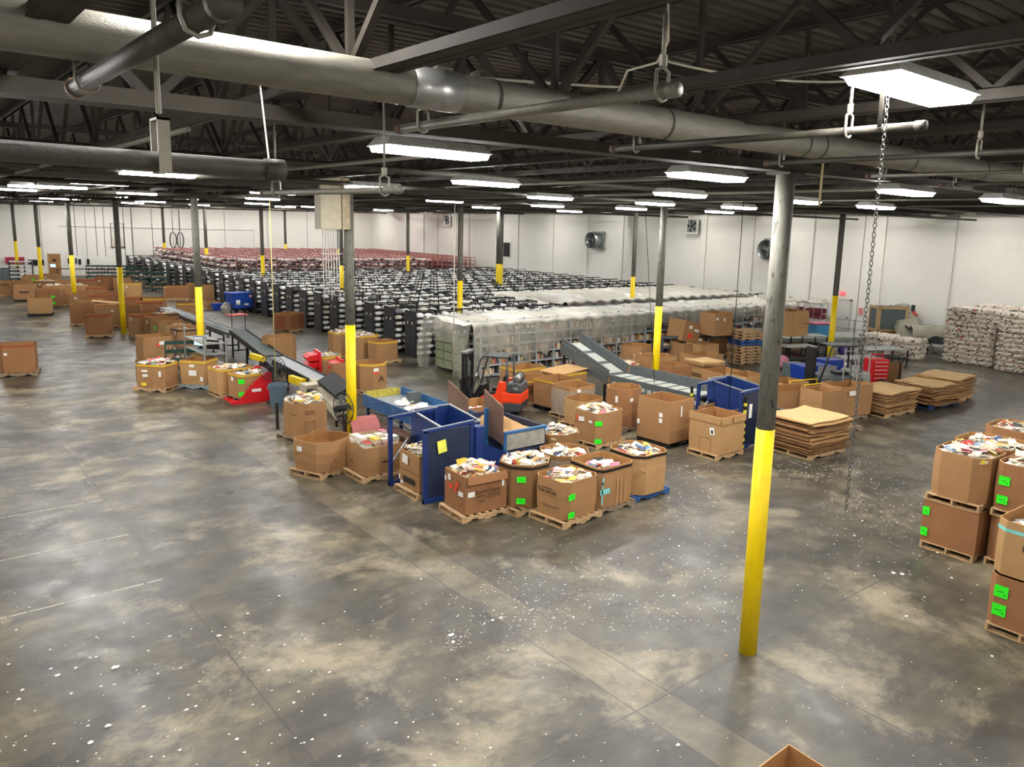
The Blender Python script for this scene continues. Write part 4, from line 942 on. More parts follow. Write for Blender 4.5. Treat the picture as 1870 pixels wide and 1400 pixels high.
q = MB(); q.tube([(-.04, .58+.085*cos(2*pi*k/16), .5+.085*sin(2*pi*k/16)) for k in range(16)], .008, 5, closed=True); q.tube([(-.04, .58, .56), (-.04, .61, .5), (-.04, .58, .45), (-.04, .55, .5)], .008, 5, closed=True); q.tube([(-.04, .64, .52), (-.04, .62, .45)], .007, 5); q.build('printed_emblem', M_ink, t)
for (a, b), l1, l2 in ((((1738, 800), (1860, 828)), 'lower carton of the stack behind the front right ones', 'upper carton of books behind the front right stack'), (((1796, 775), (1890, 792)), 'lower carton of the rearmost right stack', 'upper carton of pale books at the rearmost right stack')):
    L3, N3 = G(a[0], a[1], 2.0), G(b[0], b[1], 2.0); d_ = min((L3-N3).length, 1.25)
    stack((L3.x, L3.y-d_), 1.15, d_, .84, .88, 0, l1, l2, c=.2, fill=.06, indiv=0, mi=1, k1=dict(mi=1))
# carton corner at the bottom edge of the picture
p = G(1441, 1360, 1.03); C(('W', p.x-1.12, p.y-1.0), 1.12, 1.0, .89, 0, 'open empty carton corner cut off by the bottom picture edge', 2, c=0, wob=.006, bulge=.01)
# --- left aisle group (single cartons)
C(('N', 1, 682), 1.06, 1.0, 1.0, -13, 'empty carton with red-brown rim alone at the left edge', 1, rim=M_redrim, c=.12, pal='grey', labels=(('F', .2, .7, .1, .09, 'w'),))
C(('N', 157, 611), 1.06, 1.0, .92, -17, 'empty carton with dark rim standing alone near the left column', 1, rim=M_redrim, c=.1, bulge=.03)
C(('N', 128, 590), 1.15, 1.0, .98, -22, 'reddish carton behind the lone dark-rimmed one', 1, c=.12, labels=(('L', .5, .8, .14, .14, 'w'),))
C(('N', 52, 573), 1.1, .95, .88, -14, 'leaning open carton on a black pallet in the left aisle', 2, pal='black', c=.1)
C(('N', 27, 547), 1.15, 1.0, .98, -16, 'carton with a dark printed line left of the leaning one', 0, pal='black', labels=(('F', .55, .5, .5, .08, 'K'),))
C(('N', -8, 538), 1.2, 1.0, .92, -14, 'wide carton with printed lines cut by the left edge', 0, labels=(('F', .75, .65, .5, .06, 'k'), ('F', .75, .75, .4, .05, 'k')))
C(('N', 69, 559), 1.25, 1.1, 1.05, -16, 'large carton with two green labels behind the leaning one', 1, pal='grey', labels=(('F', .85, .58, .2, .15, 'g'), ('F', .85, .2, .2, .15, 'g')))
C(('N', 104, 550), .8, 1.0, .98, -16, 'narrow carton with one green label beyond the leaning carton', 0, labels=(('F', .35, .65, .25, .16, 'g'), ('F', .35, .45, .14, .06, 'w')), rim=None)
C(('N', 117, 555), 1.1, 1.0, .98, -16, 'carton in front of the fourth column with light edge', 0, labels=())
C(('N', 134, 562), 1.1, 1.0, .95, -16, 'carton with a green label right of the fourth column', 3, labels=(('F', .35, .62, .24, .15, 'g'), ('F', .65, .75, .08, .14, 'w')))
C(('C', 195, 552), 1.15, 1.0, .95, -16, 'open carton with raised flaps behind the dark-rimmed one', 2, c=.1, lid=6)
C(('C', 206, 558), 1.2, 1.0, .98, -17, 'carton with white label left of the red tipper column', 0, labels=(('F', .8, .75, .12, .08, 'w'),))
C(('C', 233, 556), .9, 1.0, 1.05, -17, 'greyed carton directly behind the red tipper', 3)
C(('N', 249, 585), 1.35, 1.0, 1.0, -17, 'wide carton with orange-red rim beyond the red tipper', 1, rim=M_redrim, labels=(('F', .2, .7, .14, .1, 'w'),))
fars = [(242, 543, 'orange-rimmed carton second behind the red tipper', 1, M_redrim), (278, 543, 'yellow-rimmed carton at the head of the roller conveyor', 0, None), (163, 546, 'carton in the middle of the far left group', 0, None), (186, 538, 'red-topped carton in the far left group', 1, M_redrim), (150, 535, 'carton right of the fourth column, third row', 0, None), (207, 533, 'reddish carton in front of the olive one', 1, None), (176, 524, 'dark reddish carton in the far left middle', 1, M_redrim), (241, 516, 'olive yellow-rimmed carton left of the green book carts', 2, None), (157, 510, 'red-rimmed carton near the black speaker on the floor', 1, M_redrim), (193, 506, 'carton with orange rim before the green carts', 1, M_redrim), (120, 512, 'carton under the far monitor desk', 0, None), (131, 520, 'carton of white paper near the far desk', 2, None), (93, 500, 'carton behind the fifth column', 0, None), (60, 502, 'carton with small green label left of the fifth column', 0, None), (48, 513, 'carton behind the printed-line carton', 1, None), (75, 512, 'carton with a white paper on top in the back left', 3, None), (108, 520, 'open carton with white books far left', 0, None), (220, 507, 'upper carton next to the third column foot, far back', 0, None)]
for k, (px, py, lab, mi, rim) in enumerate(fars):
    C(('C', px, py), 1.2, 1.05, .95, -17+(k*7) % 11-5, lab, mi, rim=rim, strap='y' if ('yellow' in lab) else None, strap_z=.93, labels=(('F', .7, .6, .2, .15, 'g'),) if 'green label' in lab else (('F', .3, .7, .12, .1, 'w'),), fill=.05 if 'white' in lab else None)
# row of cartons by the roller conveyor
for k, (px, py, lab) in enumerate(((262, 611, 'first carton of the row left of the roller conveyor'), (276, 617, 'second carton of the row left of the roller conveyor'), (290, 623, 'third carton of the conveyor row with green label'), (306, 631, 'fourth carton of the conveyor row'), (328, 640, 'nearest carton of the conveyor row, books inside'))):
    C(('N', px, py), 1.15, .98, .95, 6, lab, (0, 3, 0, 2, 0)[k], c=.12, labels=(('L', .25, .62, .2, .16, 'g'),) if k == 2 else ((('L', .3, .75, .12, .16, 'w'),) if k != 3 else ()), fill=.15 if k > 2 else None, strap='k' if k == 4 else None, rim=M_redrim if k == 0 else None)
C(('C', 298, 571), 1.0, .9, .95, 6, 'dark-rimmed carton of white mail beside the conveyor head', 1, strap='k', strap_z=.93, fill=.02)
C(('N', 266, 661), 1.15, 1.0, .98, 8, 'empty carton with red-white shipping label by the green cart', 0, c=.12, labels=(('F', .65, .72, .2, .14, 'w'), ('F', .5, .65, .1, .12, 'o')))
C(('N', 247, 706), 1.05, .95, .80, -48, 'yellow-banded carton heaped with white mail', 0, c=.12, strap='y', strap_z=.95, fill=-.03, indiv=0, labels=(('F', .4, .58, .22, .08, 'w'), ('F', .42, .42, .2, .1, 'w', .1), ('F', .36, .12, .2, .1, 'y'), ('F', .96, .5, .1, .2, 'w')), pal='wood')
C(('N', 330, 701), .92, .9, .86, -46, 'yellow-banded empty carton on the pale pallet', 2, c=.05, strap='y', strap_z=.93, pal='white', labels=(('F', .46, .68, .18, .1, 'w'), ('F', .48, .42, .28, .2, 'w'), ('F', .8, .22, .1, .16, 'w')))
C(('N', 431, 725), 1.15, 1.0, .78, 8, 'yellow-banded carton with green labels in the red tipper', 0, c=.14, strap='y', strap_z=.95, fill=.06, pal='grey', labels=(('N', .02, .56, .2, .15, 'g'), ('N', .02, .14, .2, .15, 'g'), ('L', .5, .6, .16, .14, 'w')))
C(('C', 430, 671), 1.2, 1.0, .82, 5, 'yellow-rimmed carton of mail behind the red tipper one', 2, c=.14, strap='y', strap_z=.95, fill=.04)
C(('C', 509, 613), 1.2, 1.0, 1.1, 5, 'tall lone empty carton beyond the inclined belt conveyor', 0, c=.25, labels=(('F', .35, .32, .3, .1, 'w'),))
t, p, r = C(('C', 527, 571), 1.25, 1.0, .85, 30, 'low carton printed with red lines at the black shelving', 1, pal='wood')
for k in range(6): 
    for u in (.32, .92): MB().box(u-.22, -.042, .14+.11*k, u+.22, -.04, .19+.11*k).build('printed_mark', mat('red print', '#8c3a24', .8), t)
for k in range(6): MB().box(-.042, .2, .14+.11*k, -.04, .8, .19+.11*k).build('printed_mark', MATS['red print'], t)
C(('N', 680, 657), 1.1, .98, .80, 8, 'yellow-banded carton on its pallet before the black shelving', 0, c=.2, strap='y', strap_z=.95, fill=.25)
C(('C', 668, 611), 1.15, 1.05, .95, 4, 'yellow-rimmed carton heaped with white mail before black shelving', 0, c=.25, strap='y', strap_z=.97, fill=0.0)
C(('C', 633, 606), 1.1, 1.0, 1.0, 0, 'round carton of mail peeking left of the second column', 0, c=.25, strap='y', strap_z=.97, fill=0.0)
C(('C', 594, 647), 1.1, .85, .85, 10, 'yellow-rimmed carton of papers behind the red bins', 0, c=.2, strap='y', strap_z=.93, fill=.04)
C(('C', 604, 660), .85, .8, 1.0, 0, 'plain upright carton between the red bins', 1, c=.05)
t, p, r = C(('C', 650, 663), 1.05, 1.0, .92, 5, 'round yellow-banded carton with black letter mark', 0, c=.3, strap='y', strap_z=.96, labels=(('F', .42, .72, .2, .12, 'w'), ('F', .42, .62, .2, .07, 'o')))
face_text(t, 'A', .32, .62, .38, off=.05)
# --- far, left of the shelving
C(('N', 302, 545), 1.35, 1.0, .85, -17, 'yellow-banded carton at the green carts', 0, strap='y', strap_z=.95)
C(('N', 303, 544), 1.25, .95, .6, -17, 'upper carton on the yellow-banded one at the green carts', 1, zb=PH*2+.85)
C(('N', 340, 546), 1.0, 1.0, 1.05, -12, 'carton with open flap left of the third column', 3)
C(('N', 369, 549), .95, 1.0, 1.05, 0, 'carton standing right behind the third column', 0)
C(('C', 344, 552), 1.25, 1.0, .75, -12, 'low carton with yellow rim left of the third column', 0, strap='y', strap_z=.93)
C(('N', 375, 562), .95, .7, .35, -10, 'small low carton with blue tub before black shelving', 0)
# --- right rear clutter
RX = [(('C', 1163, 629), 1.3, 1.1, .9, 4, 'round-cornered carton beyond the inclined slat conveyor', 0, dict(c=.3)), (('C', 1186, 648), 1.3, 1.1, .75, 4, 'octagonal carton of torn paper beside the yellow column', 2, dict(c=.3, fill=.05)), (('C', 1146, 662), 1.3, 1.1, .7, 6, 'low carton heaped with paper at the slat conveyor foot', 2, dict(c=.3, fill=.0)),
 (('N', 1170, 697), 1.3, 1.0, .95, -16, 'carton with white label leaning on the yellow column', 0, dict(labels=(('F', .3, .35, .18, .16, 'w'), ('F', .4, .1, .1, .1, 'w')))), (('C', 1228, 664), 1.0, 1.0, .95, -10, 'reddish carton between the yellow column and the folded stack', 1, {}),
 (('T', 1322, 683), 1.2, 1.1, .8, -8, 'open carton behind the right blue hopper', 0, {}), (('C', 1362, 682), 1.1, 1.0, .85, -8, 'open carton close behind the blue hopper wall', 2, {}), (('C', 1282, 645), 1.4, 1.1, .8, -10, 'wide open carton in front of the tilted one', 0, {}),
 (('C', 1254, 624), 1.1, 1.0, .8, -10, 'lower carton under the tilted one', 0, {}), (('C', 1283, 626), 1.1, 1.0, .8, -8, 'second lower carton under the tilted one', 2, {}), (('N', 1322, 645), 1.1, 1.0, 1.0, -8, 'lower carton under the upright raised carton', 1, dict(labels=(('F', .5, .6, .14, .1, 'w'),))),
 (('C', 1446, 606), 1.3, 1.1, .8, -5, 'crushed carton under the big pale one behind the column', 2, dict(wob=.06)), (('C', 1446, 697), 1.2, 1.0, .8, -10, 'filmy wrapped carton right of the nearest column', 2, dict(wrap=True)),
 (('C', 1452, 709), 1.8, 1.0, .8, -16, 'long open carton in the right clutter', 0, dict(labels=(('F', 1.5, .65, .2, .08, 'y'),))), (('C', 1495, 703), .9, .9, .95, -10, 'upright carton with a white sheet beside the long open one', 0, {}),
 (('N', 1512, 764), 1.5, .9, 1.05, -12, 'big torn carton behind the first cardboard stack', 0, dict(cut=.08, wob=.04, pal='grey', labels=(('F', .5, .78, .3, .16, 'w'),)))]
for a in RX: C(a[0], a[1], a[2], a[3], a[4], a[5], a[6], **a[7])
t, p, r = C(('N', 1245, 622), 1.35, 1.1, .95, -8, 'tilted carton perched on two lower cartons', 0, zb=1.0, labels=(('F', .35, .7, .2, .15, 'w'), ('F', .75, .6, .3, .12, 'w'), ('F', .4, .3, .3, .2, 'o'), ('F', 1.1, .2, .2, .16, 'w')), tilt=(0, 12), pal=None)
q = MB(); q.box(0, 0, .95, 1.35, 1.1, .965); q.build('closed_top', M_card[0], t)
C(('N', 1304, 614), 1.1, 1.0, 1.05, -8, 'upright carton raised high on another carton', 0, zb=PH*2+1.0, pal='black', labels=(('F', .1, .8, .14, .12, 'w'), ('F', .55, .75, .1, .16, 'w')))
C(('C', 1446, 566), 1.3, 1.1, 1.2, -5, 'big pale carton high behind the nearest column', 2, zb=1.2, pal=None, wob=.04, labels=(('F', 1.0, .6, .3, .05, 'k'),))
# stack of flattened cartons among them
def board_stack(px, py, w, d, n, rz, label, seed, th=.03, pal='wood', mi=(0, 2, 0, 3), messy=.05, at=None):
    rnd = random.Random(seed); p = G(px, py, PH) if at is None else Vector((*at, PH)); p.z = 0
    t = thing('cardboard_stack', (p.x, p.y, PH), radians(rz), label, 'cardboard'); REG.append(dict(n=(0, 0), p=Vector((p.x, p.y)), w=w, d=d, rz=radians(rz), z0=PH, z1=1.0, pal=True, fix=True, label=label, t=t))
    z = 0
    for k in range(n):
        dx, dy = rnd.gauss(0, messy), rnd.gauss(0, messy); h = th*rnd.uniform(.8, 1.2); tx, ty = rnd.gauss(0, .008), rnd.gauss(0, .008)
        q = MB(); q.mi = 0; nx, ny = 6, 5; v = []; W_, D_ = w*rnd.uniform(.93, 1.04), d*rnd.uniform(.93, 1.04); ph = rnd.uniform(0, 6)
        for (zz) in (0, h*.8):
            for j in range(ny+1):
                for i in range(nx+1):
                    x, y = W_*i/nx, D_*j/ny; e = max(abs(i/nx-.5), abs(j/ny-.5))*2
                    v.append((x+dx, y+dy, zz+.018*sin(x*4+ph)*e**2-.02*e**3*rnd.random()+tx*(x-w/2)+ty*(y-d/2)))
        m_ = (nx+1)*(ny+1); f = []
        for j in range(ny):
            for i in range(nx):
                a = j*(nx+1)+i; f += [(a, a+nx+1, a+nx+2, a+1), (m_+a, m_+a+1, m_+a+nx+2, m_+a+nx+1)]
        for i in range(nx): f += [(i, i+1, m_+i+1, m_+i), (ny*(nx+1)+i+1, ny*(nx+1)+i, m_+ny*(nx+1)+i, m_+ny*(nx+1)+i+1)]
        for j in range(ny): a = j*(nx+1); b = a+nx; f += [(a+nx+1, a, m_+a, m_+a+nx+1), (b, b+nx+1, m_+b+nx+1, m_+b)]
        q.add(v, f); o = q.build('flattened_carton', M_cardtop if k == n-1 else M_card[rnd.choice(mi)], t, loc=(0, 0, z+.02)); z += h*.93
    c = p+Matrix.Rotation(radians(rz), 3, 'Z') @ Vector((w/2, d/2, 0))
    if pal: pallet(c.x, c.y, 0, radians(rz), 'pallet under the %s' % label, pal, s=(w/1.25, d/1.05, 1))
    return t, z
board_stack(1478, 833, 1.75, 1.45, 30, -4, 'stack of flattened cartons right of the nearest column', 3, .031)
board_stack(1618, 757, 1.9, 1.5, 26, -4, 'flattened carton stack at front left of the three far ones', 4, .03)
board_stack(1700, 741, 1.9, 1.5, 24, -6, 'sagging flattened carton stack in the middle of three', 6, .03, messy=.09, pal='blue')
board_stack(1745, 732, 1.9, 1.6, 28, 4, 'flattened carton stack at the right end of three', 7, .03, messy=.06)
board_stack(1283, 701, 1.2, 1.1, 13, -8, 'tidy stack of folded cartons behind the slatted conveyor', 8, .07, messy=.01)
# stack of empty pallets
p = G(1380, 664, 0)
for k in range(11):
    pallet(p.x-.1+R.uniform(-.04, .04), p.y+.6+R.uniform(-.04, .04), k*PH, radians(-14)+R.uniform(-.04, .04), 'empty blue pallet in the tall pallet stack behind the nearest column' if k in (6, 7) else 'empty bare wood pallet in the tall pallet stack behind the nearest column', 'blue' if k in (6, 7) else 'wood', group='blue pallets of the tall stack' if k in (6, 7) else 'wooden pallets of the tall stack')
p = G(1540, 800, 0); pallet(p.x+.3, p.y+.5, 0, -.1, 'lower dark pallet jutting out right of the first cardboard stack', 'grey'); pallet(p.x+.36, p.y+.46, PH, -.16, 'upper dark pallet jutting out right of the first cardboard stack', 'grey')
# ================================================================ machines and equipment
M_navy = mat('navy blue machine paint', '#183068', .45, .1, var=.15, scale=4); M_navyd = mat('dark worn navy paint', '#222c45', .55, .15, var=.2, scale=5)
M_steelblue = mat('steel blue paint', '#2f5f8e', .5, .1, var=.15); M_grayp = mat('grey machine paint', '#565b5c', .5, .2, var=.12); M_belt = mat('grey green rubber belt', '#3f4946', .6, var=.12)
M_beltl = mat('worn light belt', '#8b8e90', .45, var=.1); M_slat = mat('pale conveyor slat', '#a3a69c', .55, var=.1); M_red = mat('glossy red plastic', '#c4161c', .4, var=.06)
M_board = mat('brown fibreboard', '#6b5141', .5, var=.12, scale=3); M_grayd = mat('charcoal plastic', '#26282a', .55); M_orange = mat('orange red forklift paint', '#e2401c', .35, var=.04)
M_cw = mat('dark grey counterweight paint', '#3d4143', .4, var=.06); M_tyre = mat('black tyre rubber', '#141414', .85); M_silver = mat('brushed silver tank', '#a5a7a3', .3, .85, var=.1)
M_ybox = mat('yellow motor cover', '#e3c526', .45); M_white = mat('white plastic', '#dcdad4', .45, var=.05)
def clutter(x, y, z, rz, label, cat, name): return thing(name, (x, y, z), radians(rz), label, cat)
# --- forklift (local +X = forward to the mast)
t = clutter(5.72, 14.1, 0, 127, 'orange and grey forklift parked before the covered shelves, gas tank on the back', 'forklift', 'forklift'); t.scale = (.84, .9, .94)
MB().prism([(-.98, .32), (-.98, .62), (-.7, .72), (-.62, 1.16), (-.3, 1.16), (-.16, .72), (.35, .62), (.72, .42), (.72, .32)], -.5, -.3, 'y').build('orange_side_cover', M_orange, t, bevel=.02)
MB().prism([(-.98, .32), (-.98, .62), (-.7, .72), (-.62, 1.16), (-.3, 1.16), (-.16, .72), (.35, .62), (.72, .42), (.72, .32)], .3, .5, 'y').build('orange_side_cover', M_orange, t, bevel=.02)
MB().prism([(-1.15, .18), (-1.2, .46), (-.5, .46), (-.45, .18)], -.52, .52, 'y').build('counterweight', M_cw, t, bevel=.03); MB().prism([(-1.2, .46), (-1.21, .8), (-.4, .8), (-.4, .46)], -.53, .53, 'y').build('orange_rear_cover', M_orange, t, bevel=.03); MB().prism([(-1.2, .8), (-1.16, 1.08), (-1.02, 1.16), (-.6, 1.14), (-.5, .8)], -.5, .5, 'y').build('rear_hood', M_cw, t, bevel=.05)
MB().box(-.6, -.34, .3, .75, .34, .66).build('chassis', M_grayd, t, bevel=.02)
MB().prism([(-.55, .2), (-.55, .38), (.95, .3), (.95, .16), (.2, .16)], -.48, .48, 'y').build('frame_sill', M_cw, t, bevel=.02)
for sx, sy, r_ in ((.78, -.42, .27), (.78, .42, .27), (-.72, -.4, .22), (-.72, .4, .22)):
    w_ = MB().tube([(sx, sy-.09, r_), (sx, sy+.09, r_)], r_, 22).build('wheel', M_tyre, t, smooth=False, bevel=.02)
    MB().tube([(sx, sy-.1, r_), (sx, sy+.1, r_)], r_*.5, 14).build('wheel_hub', M_cw, w_)
MB().box(-.42, -.24, .8, .05, .24, .9).build('seat', M_blackm, t, bevel=.03); MB().prism([(-.42, .86), (-.5, 1.3), (-.4, 1.32), (-.32, .88)], -.22, .22, 'y').build('backrest', M_blackm, t, bevel=.03)
MB().box(-.5, -.4, .66, .1, .4, .8).build('seat_deck', M_grayd, t, bevel=.03)
for s_ in (-1, 1):
    MB().tube([(-.62, s_*.46, .9), (-.6, s_*.46, 1.98)], .04, 8).build('guard_post', M_cw, t, smooth=True)
    MB().tube([(.82, s_*.46, .45), (.6, s_*.46, 1.35), (.42, s_*.46, 1.9), (.32, s_*.46, 2.0), (-.6, s_*.46, 2.0)], .035, 8).build('guard_post', M_cw, t, smooth=True)
q = MB()
for k in range(9): q.box(-.55+.105*k, -.46, 1.99, -.5+.105*k, .46, 2.03)
q.box(-.62, -.5, 1.98, -.56, .5, 2.05); q.box(.3, -.5, 1.96, .36, .5, 2.03); q.build('overhead_guard', mat('worn guard bars', '#5d5d5a', .5, .4), t)
q = MB().tube([(-.95, -.33, 1.27), (-.95, -.3, 1.27), (-.95, .3, 1.27), (-.95, .33, 1.27)], [.09, .155, .155, .09], 18); q.build('gas_tank', M_silver, t, smooth=True)
for yy in (-.18, .18): MB().tube([(-.95+.165*cos(a), yy, 1.27+.165*sin(a)) for a in [2*pi*k/16 for k in range(16)]], .016, 6, closed=True).build('tank_strap', M_blackm, t)
MB().box(-1.1, -.3, 1.06, -.8, .3, 1.13).build('tank_bracket', M_blackm, t)
sw = MB().tube([(.22+.06*cos(a), .17*cos(a+1.57), 1.12+.12*sin(a)) for a in [2*pi*k/16 for k in range(16)]], .014, 6, closed=True); sw.tube([(.22, 0, 1.12), (.42, 0, .8)], .025, 8); sw.build('steering_wheel', M_blackm, t, smooth=True)
MB().prism([(.3, .5), (.35, .98), (.5, 1.0), (.75, .6), (.75, .5)], -.35, .35, 'y').build('dashboard', M_blackm, t, bevel=.02)
for k, s_ in enumerate((-.2, -.27)): MB().tube([(.42, s_, .95), (.38, s_, 1.12)], .012, 6).build('lever', M_blackm, t)
q = MB()
for s_ in (-1, 1):
    for xx in (1.0, 1.12): q.box(xx, s_*.36-.04, .08, xx+.09, s_*.36+.04, 2.05 if xx > 1.1 else 1.98)
for zz in (.3, 1.1, 1.9): q.box(1.02, -.36, zz, 1.16, .36, zz+.09)
q.build('mast', M_blackm, t, bevel=.008)
q = MB(); q.cyl((1.1, .0), .04, .2, 1.95, 10); q.cyl((1.1, .2), .03, .2, 1.7, 10); q.cyl((1.1, -.2), .03, .2, 1.7, 10); q.build('lift_cylinders', M_cw, t, smooth=True)
MB().box(.98, -.44, 2.02, 1.25, .44, 2.08).build('mast_top', mat('worn guard bars', '#5d5d5a', .5, .4), t)
q = MB(); q.box(1.22, -.45, .3, 1.27, .45, .38); q.box(1.22, -.45, .62, 1.27, .45, .7)
for k in range(7): q.box(1.23, -.45+.15*k-.015, .35, 1.26, -.45+.15*k+.015, 1.1)
q.box(1.22, -.46, 1.06, 1.27, .46, 1.12); q.build('load_backrest', M_blackm, t)
for s_ in (-.3, .3):
    q = MB(); q.prism([(1.27, .1), (1.27, .6), (1.31, .6), (1.33, .15), (2.25, .1), (2.25, .07), (1.29, .07)], s_-.06, s_+.06, 'y'); q.build('fork', M_blackm, t)
o = text_mesh('TO', .14, M_white, t); o.rotation_euler = (pi/2, 0, pi); o.location = (-.98, .512, .96)
MB().box(.55, .5, 1.3, .6, .52, 1.42).build('white_tag', M_paper, t)
# --- book tipper: blue frame, hopper on top (used twice)
def tipper(x, y, label, stripes=False):
    t = clutter(x, y, 0, 0, label, 'machine', 'book_tipper')
    q = MB()
    for yy in (0, 1.5):
        q.box(0, yy-.04, 0, .09, yy+.04, 1.62); q.box(1.2, yy-.04, 0, 1.3, yy+.04, 1.62)
        q.bar((0, yy, 1.6), (1.3, yy, 1.66), .08, .06); q.box(0, yy-.05, 0, .5, yy+.05, .1)
    q.bar((1.25, 0, 1.2), (1.25, 1.5, 1.2), .08); q.build('frame', M_navy, t, bevel=.006)
    MB().box(.1, -.02, .04, 1.22, .01, 1.58).build('side_panel', M_navyd, t)
    MB().box(.55, 1.49, .04, 1.22, 1.51, 1.1).build('side_panel', M_navyd, t)
    MB().box(1.3, -.1, 0, 1.5, .1, 1.55).build('lift_column', M_navy, t, bevel=.01)
    MB().bar((.05, 0, .5), (.5, 0, 1.05), .03, .03).build('brace', mat('bare steel rod', '#9aa0a4', .4, .7), t); MB().bar((.05, 1.5, .5), (.5, 1.5, 1.05), .03, .03).build('brace', MATS['bare steel rod'], t)
    for yy in (0, 1.5): MB().bar((0, yy, 1.64), (1.3, yy, 1.7), .03, .015).build('worn_edge', MATS['bare steel rod'], t)
    h = clutter(x+.72, y+.42, 0, 0, label.replace('blue book tipper frame', 'open blue hopper on the tipper'), 'hopper', 'hopper')
    q = MB(); e = .02
    a = [(0, 0), (1.05, 0), (1.05, 1.3), (0, 1.3)]; zt = [1.52, 1.52, 1.66, 1.66]; zb_ = .45
    for i in range(4):
        p0, p1 = a[i], a[(i+1) % 4]; q.add([(p0[0], p0[1], zb_), (p1[0], p1[1], zb_), (p1[0], p1[1], zt[(i+1) % 4]), (p0[0], p0[1], zt[i])], [(0, 1, 2, 3)])
        c_ = lambda p: (p[0]+(e if p[0] < .5 else -e), p[1]+(e if p[1] < .6 else -e))
        p0, p1 = c_(p0), c_(p1); q.add([(p0[0], p0[1], zb_), (p1[0], p1[1], zb_), (p1[0], p1[1], zt[(i+1) % 4]), (p0[0], p0[1], zt[i])], [(3, 2, 1, 0)])
    q.box(0, 0, zb_-.02, 1.05, 1.3, zb_); q.build('hopper_body', M_navy, h)
    q = MB()
    for i in range(4): q.bar((*a[i], zt[i]), (*a[(i+1) % 4], zt[(i+1) % 4]), .045, .03)
    q.build('rim', MATS['bare steel rod'], h)
    q = MB()
    for k in range(8): q.cbox((-.005, .1, .6+.11*k), (.01, .03, .03))
    q.build('rivets', M_white, h)
    for i in range(4): MB().bar((*a[i], 0), (*a[i], zb_), .06).build('leg', M_navy, h)
    return t
t = tipper(-.62, 8.0, 'blue book tipper frame holding a carton in front of the sorting table')
MB().box(.5, -.06, 1.02, .72, -.055, 1.3).build('yellow_notice', mat('pale yellow notice', '#dfe05a', .7), t, label='pale yellow notice')
bpy.data.objects['yellow_notice'].rotation_euler = (0, radians(-8), 0)
t = tipper(8.72, 6.72, 'blue book tipper frame just left of the nearest column')
MB().box(.42, -.03, .85, .56, -.025, 1.25).build('paper_notice', M_paper, t)
# striped gate post at the right conveyor
def striped(x, y, h, label):
    t = clutter(x, y, 0, 0, label, 'post', 'striped_post')
    MB().box(-.03, -.03, 0, .03, .03, h).build('post', M_blackm, t); q = MB()
    for k in range(int(h/.2)): q.box(-.032, -.032, .05+.2*k, .032, .032, .14+.2*k)
    q.build('stripes', mat('hazard yellow', '#d9d43a', .5), t); return t
striped(9.35, 8.95, 1.35, 'thin yellow and black striped post at the end of the slatted conveyor'); striped(8.85, 6.62, 1.5, 'thin striped post on the right blue tipper panel')
# --- sorting table
t = clutter(1.5, 10.7, 0, 0, 'blue steel sorting table with grey top and mail on it, beside the second column', 'table', 'sorting_table')
MB().box(0, 0, .74, 1.25, 4.2, .78).build('table_top', M_beltl, t)
def mural():
    m = mat('blue side with worn stickers', '#27507f', .5, var=.2); nt = m.node_tree; N = nt.nodes; L = nt.links; b = N['Principled BSDF']
    if m.get('done'): return m
    m['done'] = 1; src = b.inputs['Base Color'].links[0].from_socket; tc = N.new('ShaderNodeTexCoord'); mp = N.new('ShaderNodeMapping'); mp.inputs['Scale'].default_value = (1, 3.2, 5); L.new(tc.outputs['Object'], mp.inputs[0])
    v = N.new('ShaderNodeTexVoronoi'); v.inputs['Scale'].default_value = 2.6; L.new(mp.outputs[0], v.inputs['Vector']); r = N.new('ShaderNodeValToRGB'); r.color_ramp.elements[0].position = .12; r.color_ramp.elements[0].color = (1, 1, 1, 1); r.color_ramp.elements[1].position = .2; r.color_ramp.elements[1].color = (0, 0, 0, 1)
    L.new(v.outputs['Distance'], r.inputs[0]); mx = N.new('ShaderNodeMix'); mx.data_type = 'RGBA'; L.new(r.outputs[0], mx.inputs[0]); L.new(src, mx.inputs[6]); mx.inputs[7].default_value = (*lin('#b9c3c9'), 1); L.new(mx.outputs[2], b.inputs['Base Color']); return m
MB().box(-.03, 0, .58, 0, 4.2, .94).build('side_rail', mural(), t); MB().box(1.25, 0, .62, 1.28, 4.2, 1.02).build('side_rail', M_steelblue, t)
for yy in (.1, 2.1, 4.05):
    for xx in (.05, 1.15): MB().box(xx, yy, 0, xx+.07, yy+.07, .74).build('leg', M_navy, t)
q = MB().box(.1, 4.2, .74, 1.2, 4.23, 1.0); q.build('end_plate', mat('scuffed yellow plate', '#b3a642', .6, var=.3, scale=10), t)
q = MB().box(.75, 2.85, .78, 1.15, 3.0, 1.12); q.build('stop_block', M_grayp, t)
q = MB().tube([(-.05, .3, .6), (-.08, 1.4, .45), (-.05, 2.5, .58), (-.06, 3.8, .5)], .018, 6); q.build('drooping_cable', M_black, t, smooth=True)
rs = random.Random(21)
for k in range(26):
    b = link_mesh('mail_item', single[rs.choice((0, 1, 2, 3))] if rs.random() < .6 else rs.choice(book_protos), None, (2.15+rs.gauss(0, .2), 11.3+.11*k+rs.uniform(-.05, .05), .80), (0, 0, rs.uniform(0, 6)), (.55, .55, .4) if k % 2 else (1, 1, .8))
    tag(b, 'white mail item lying on the grey top of the sorting table', 'mail', 'mail on the sorting table')
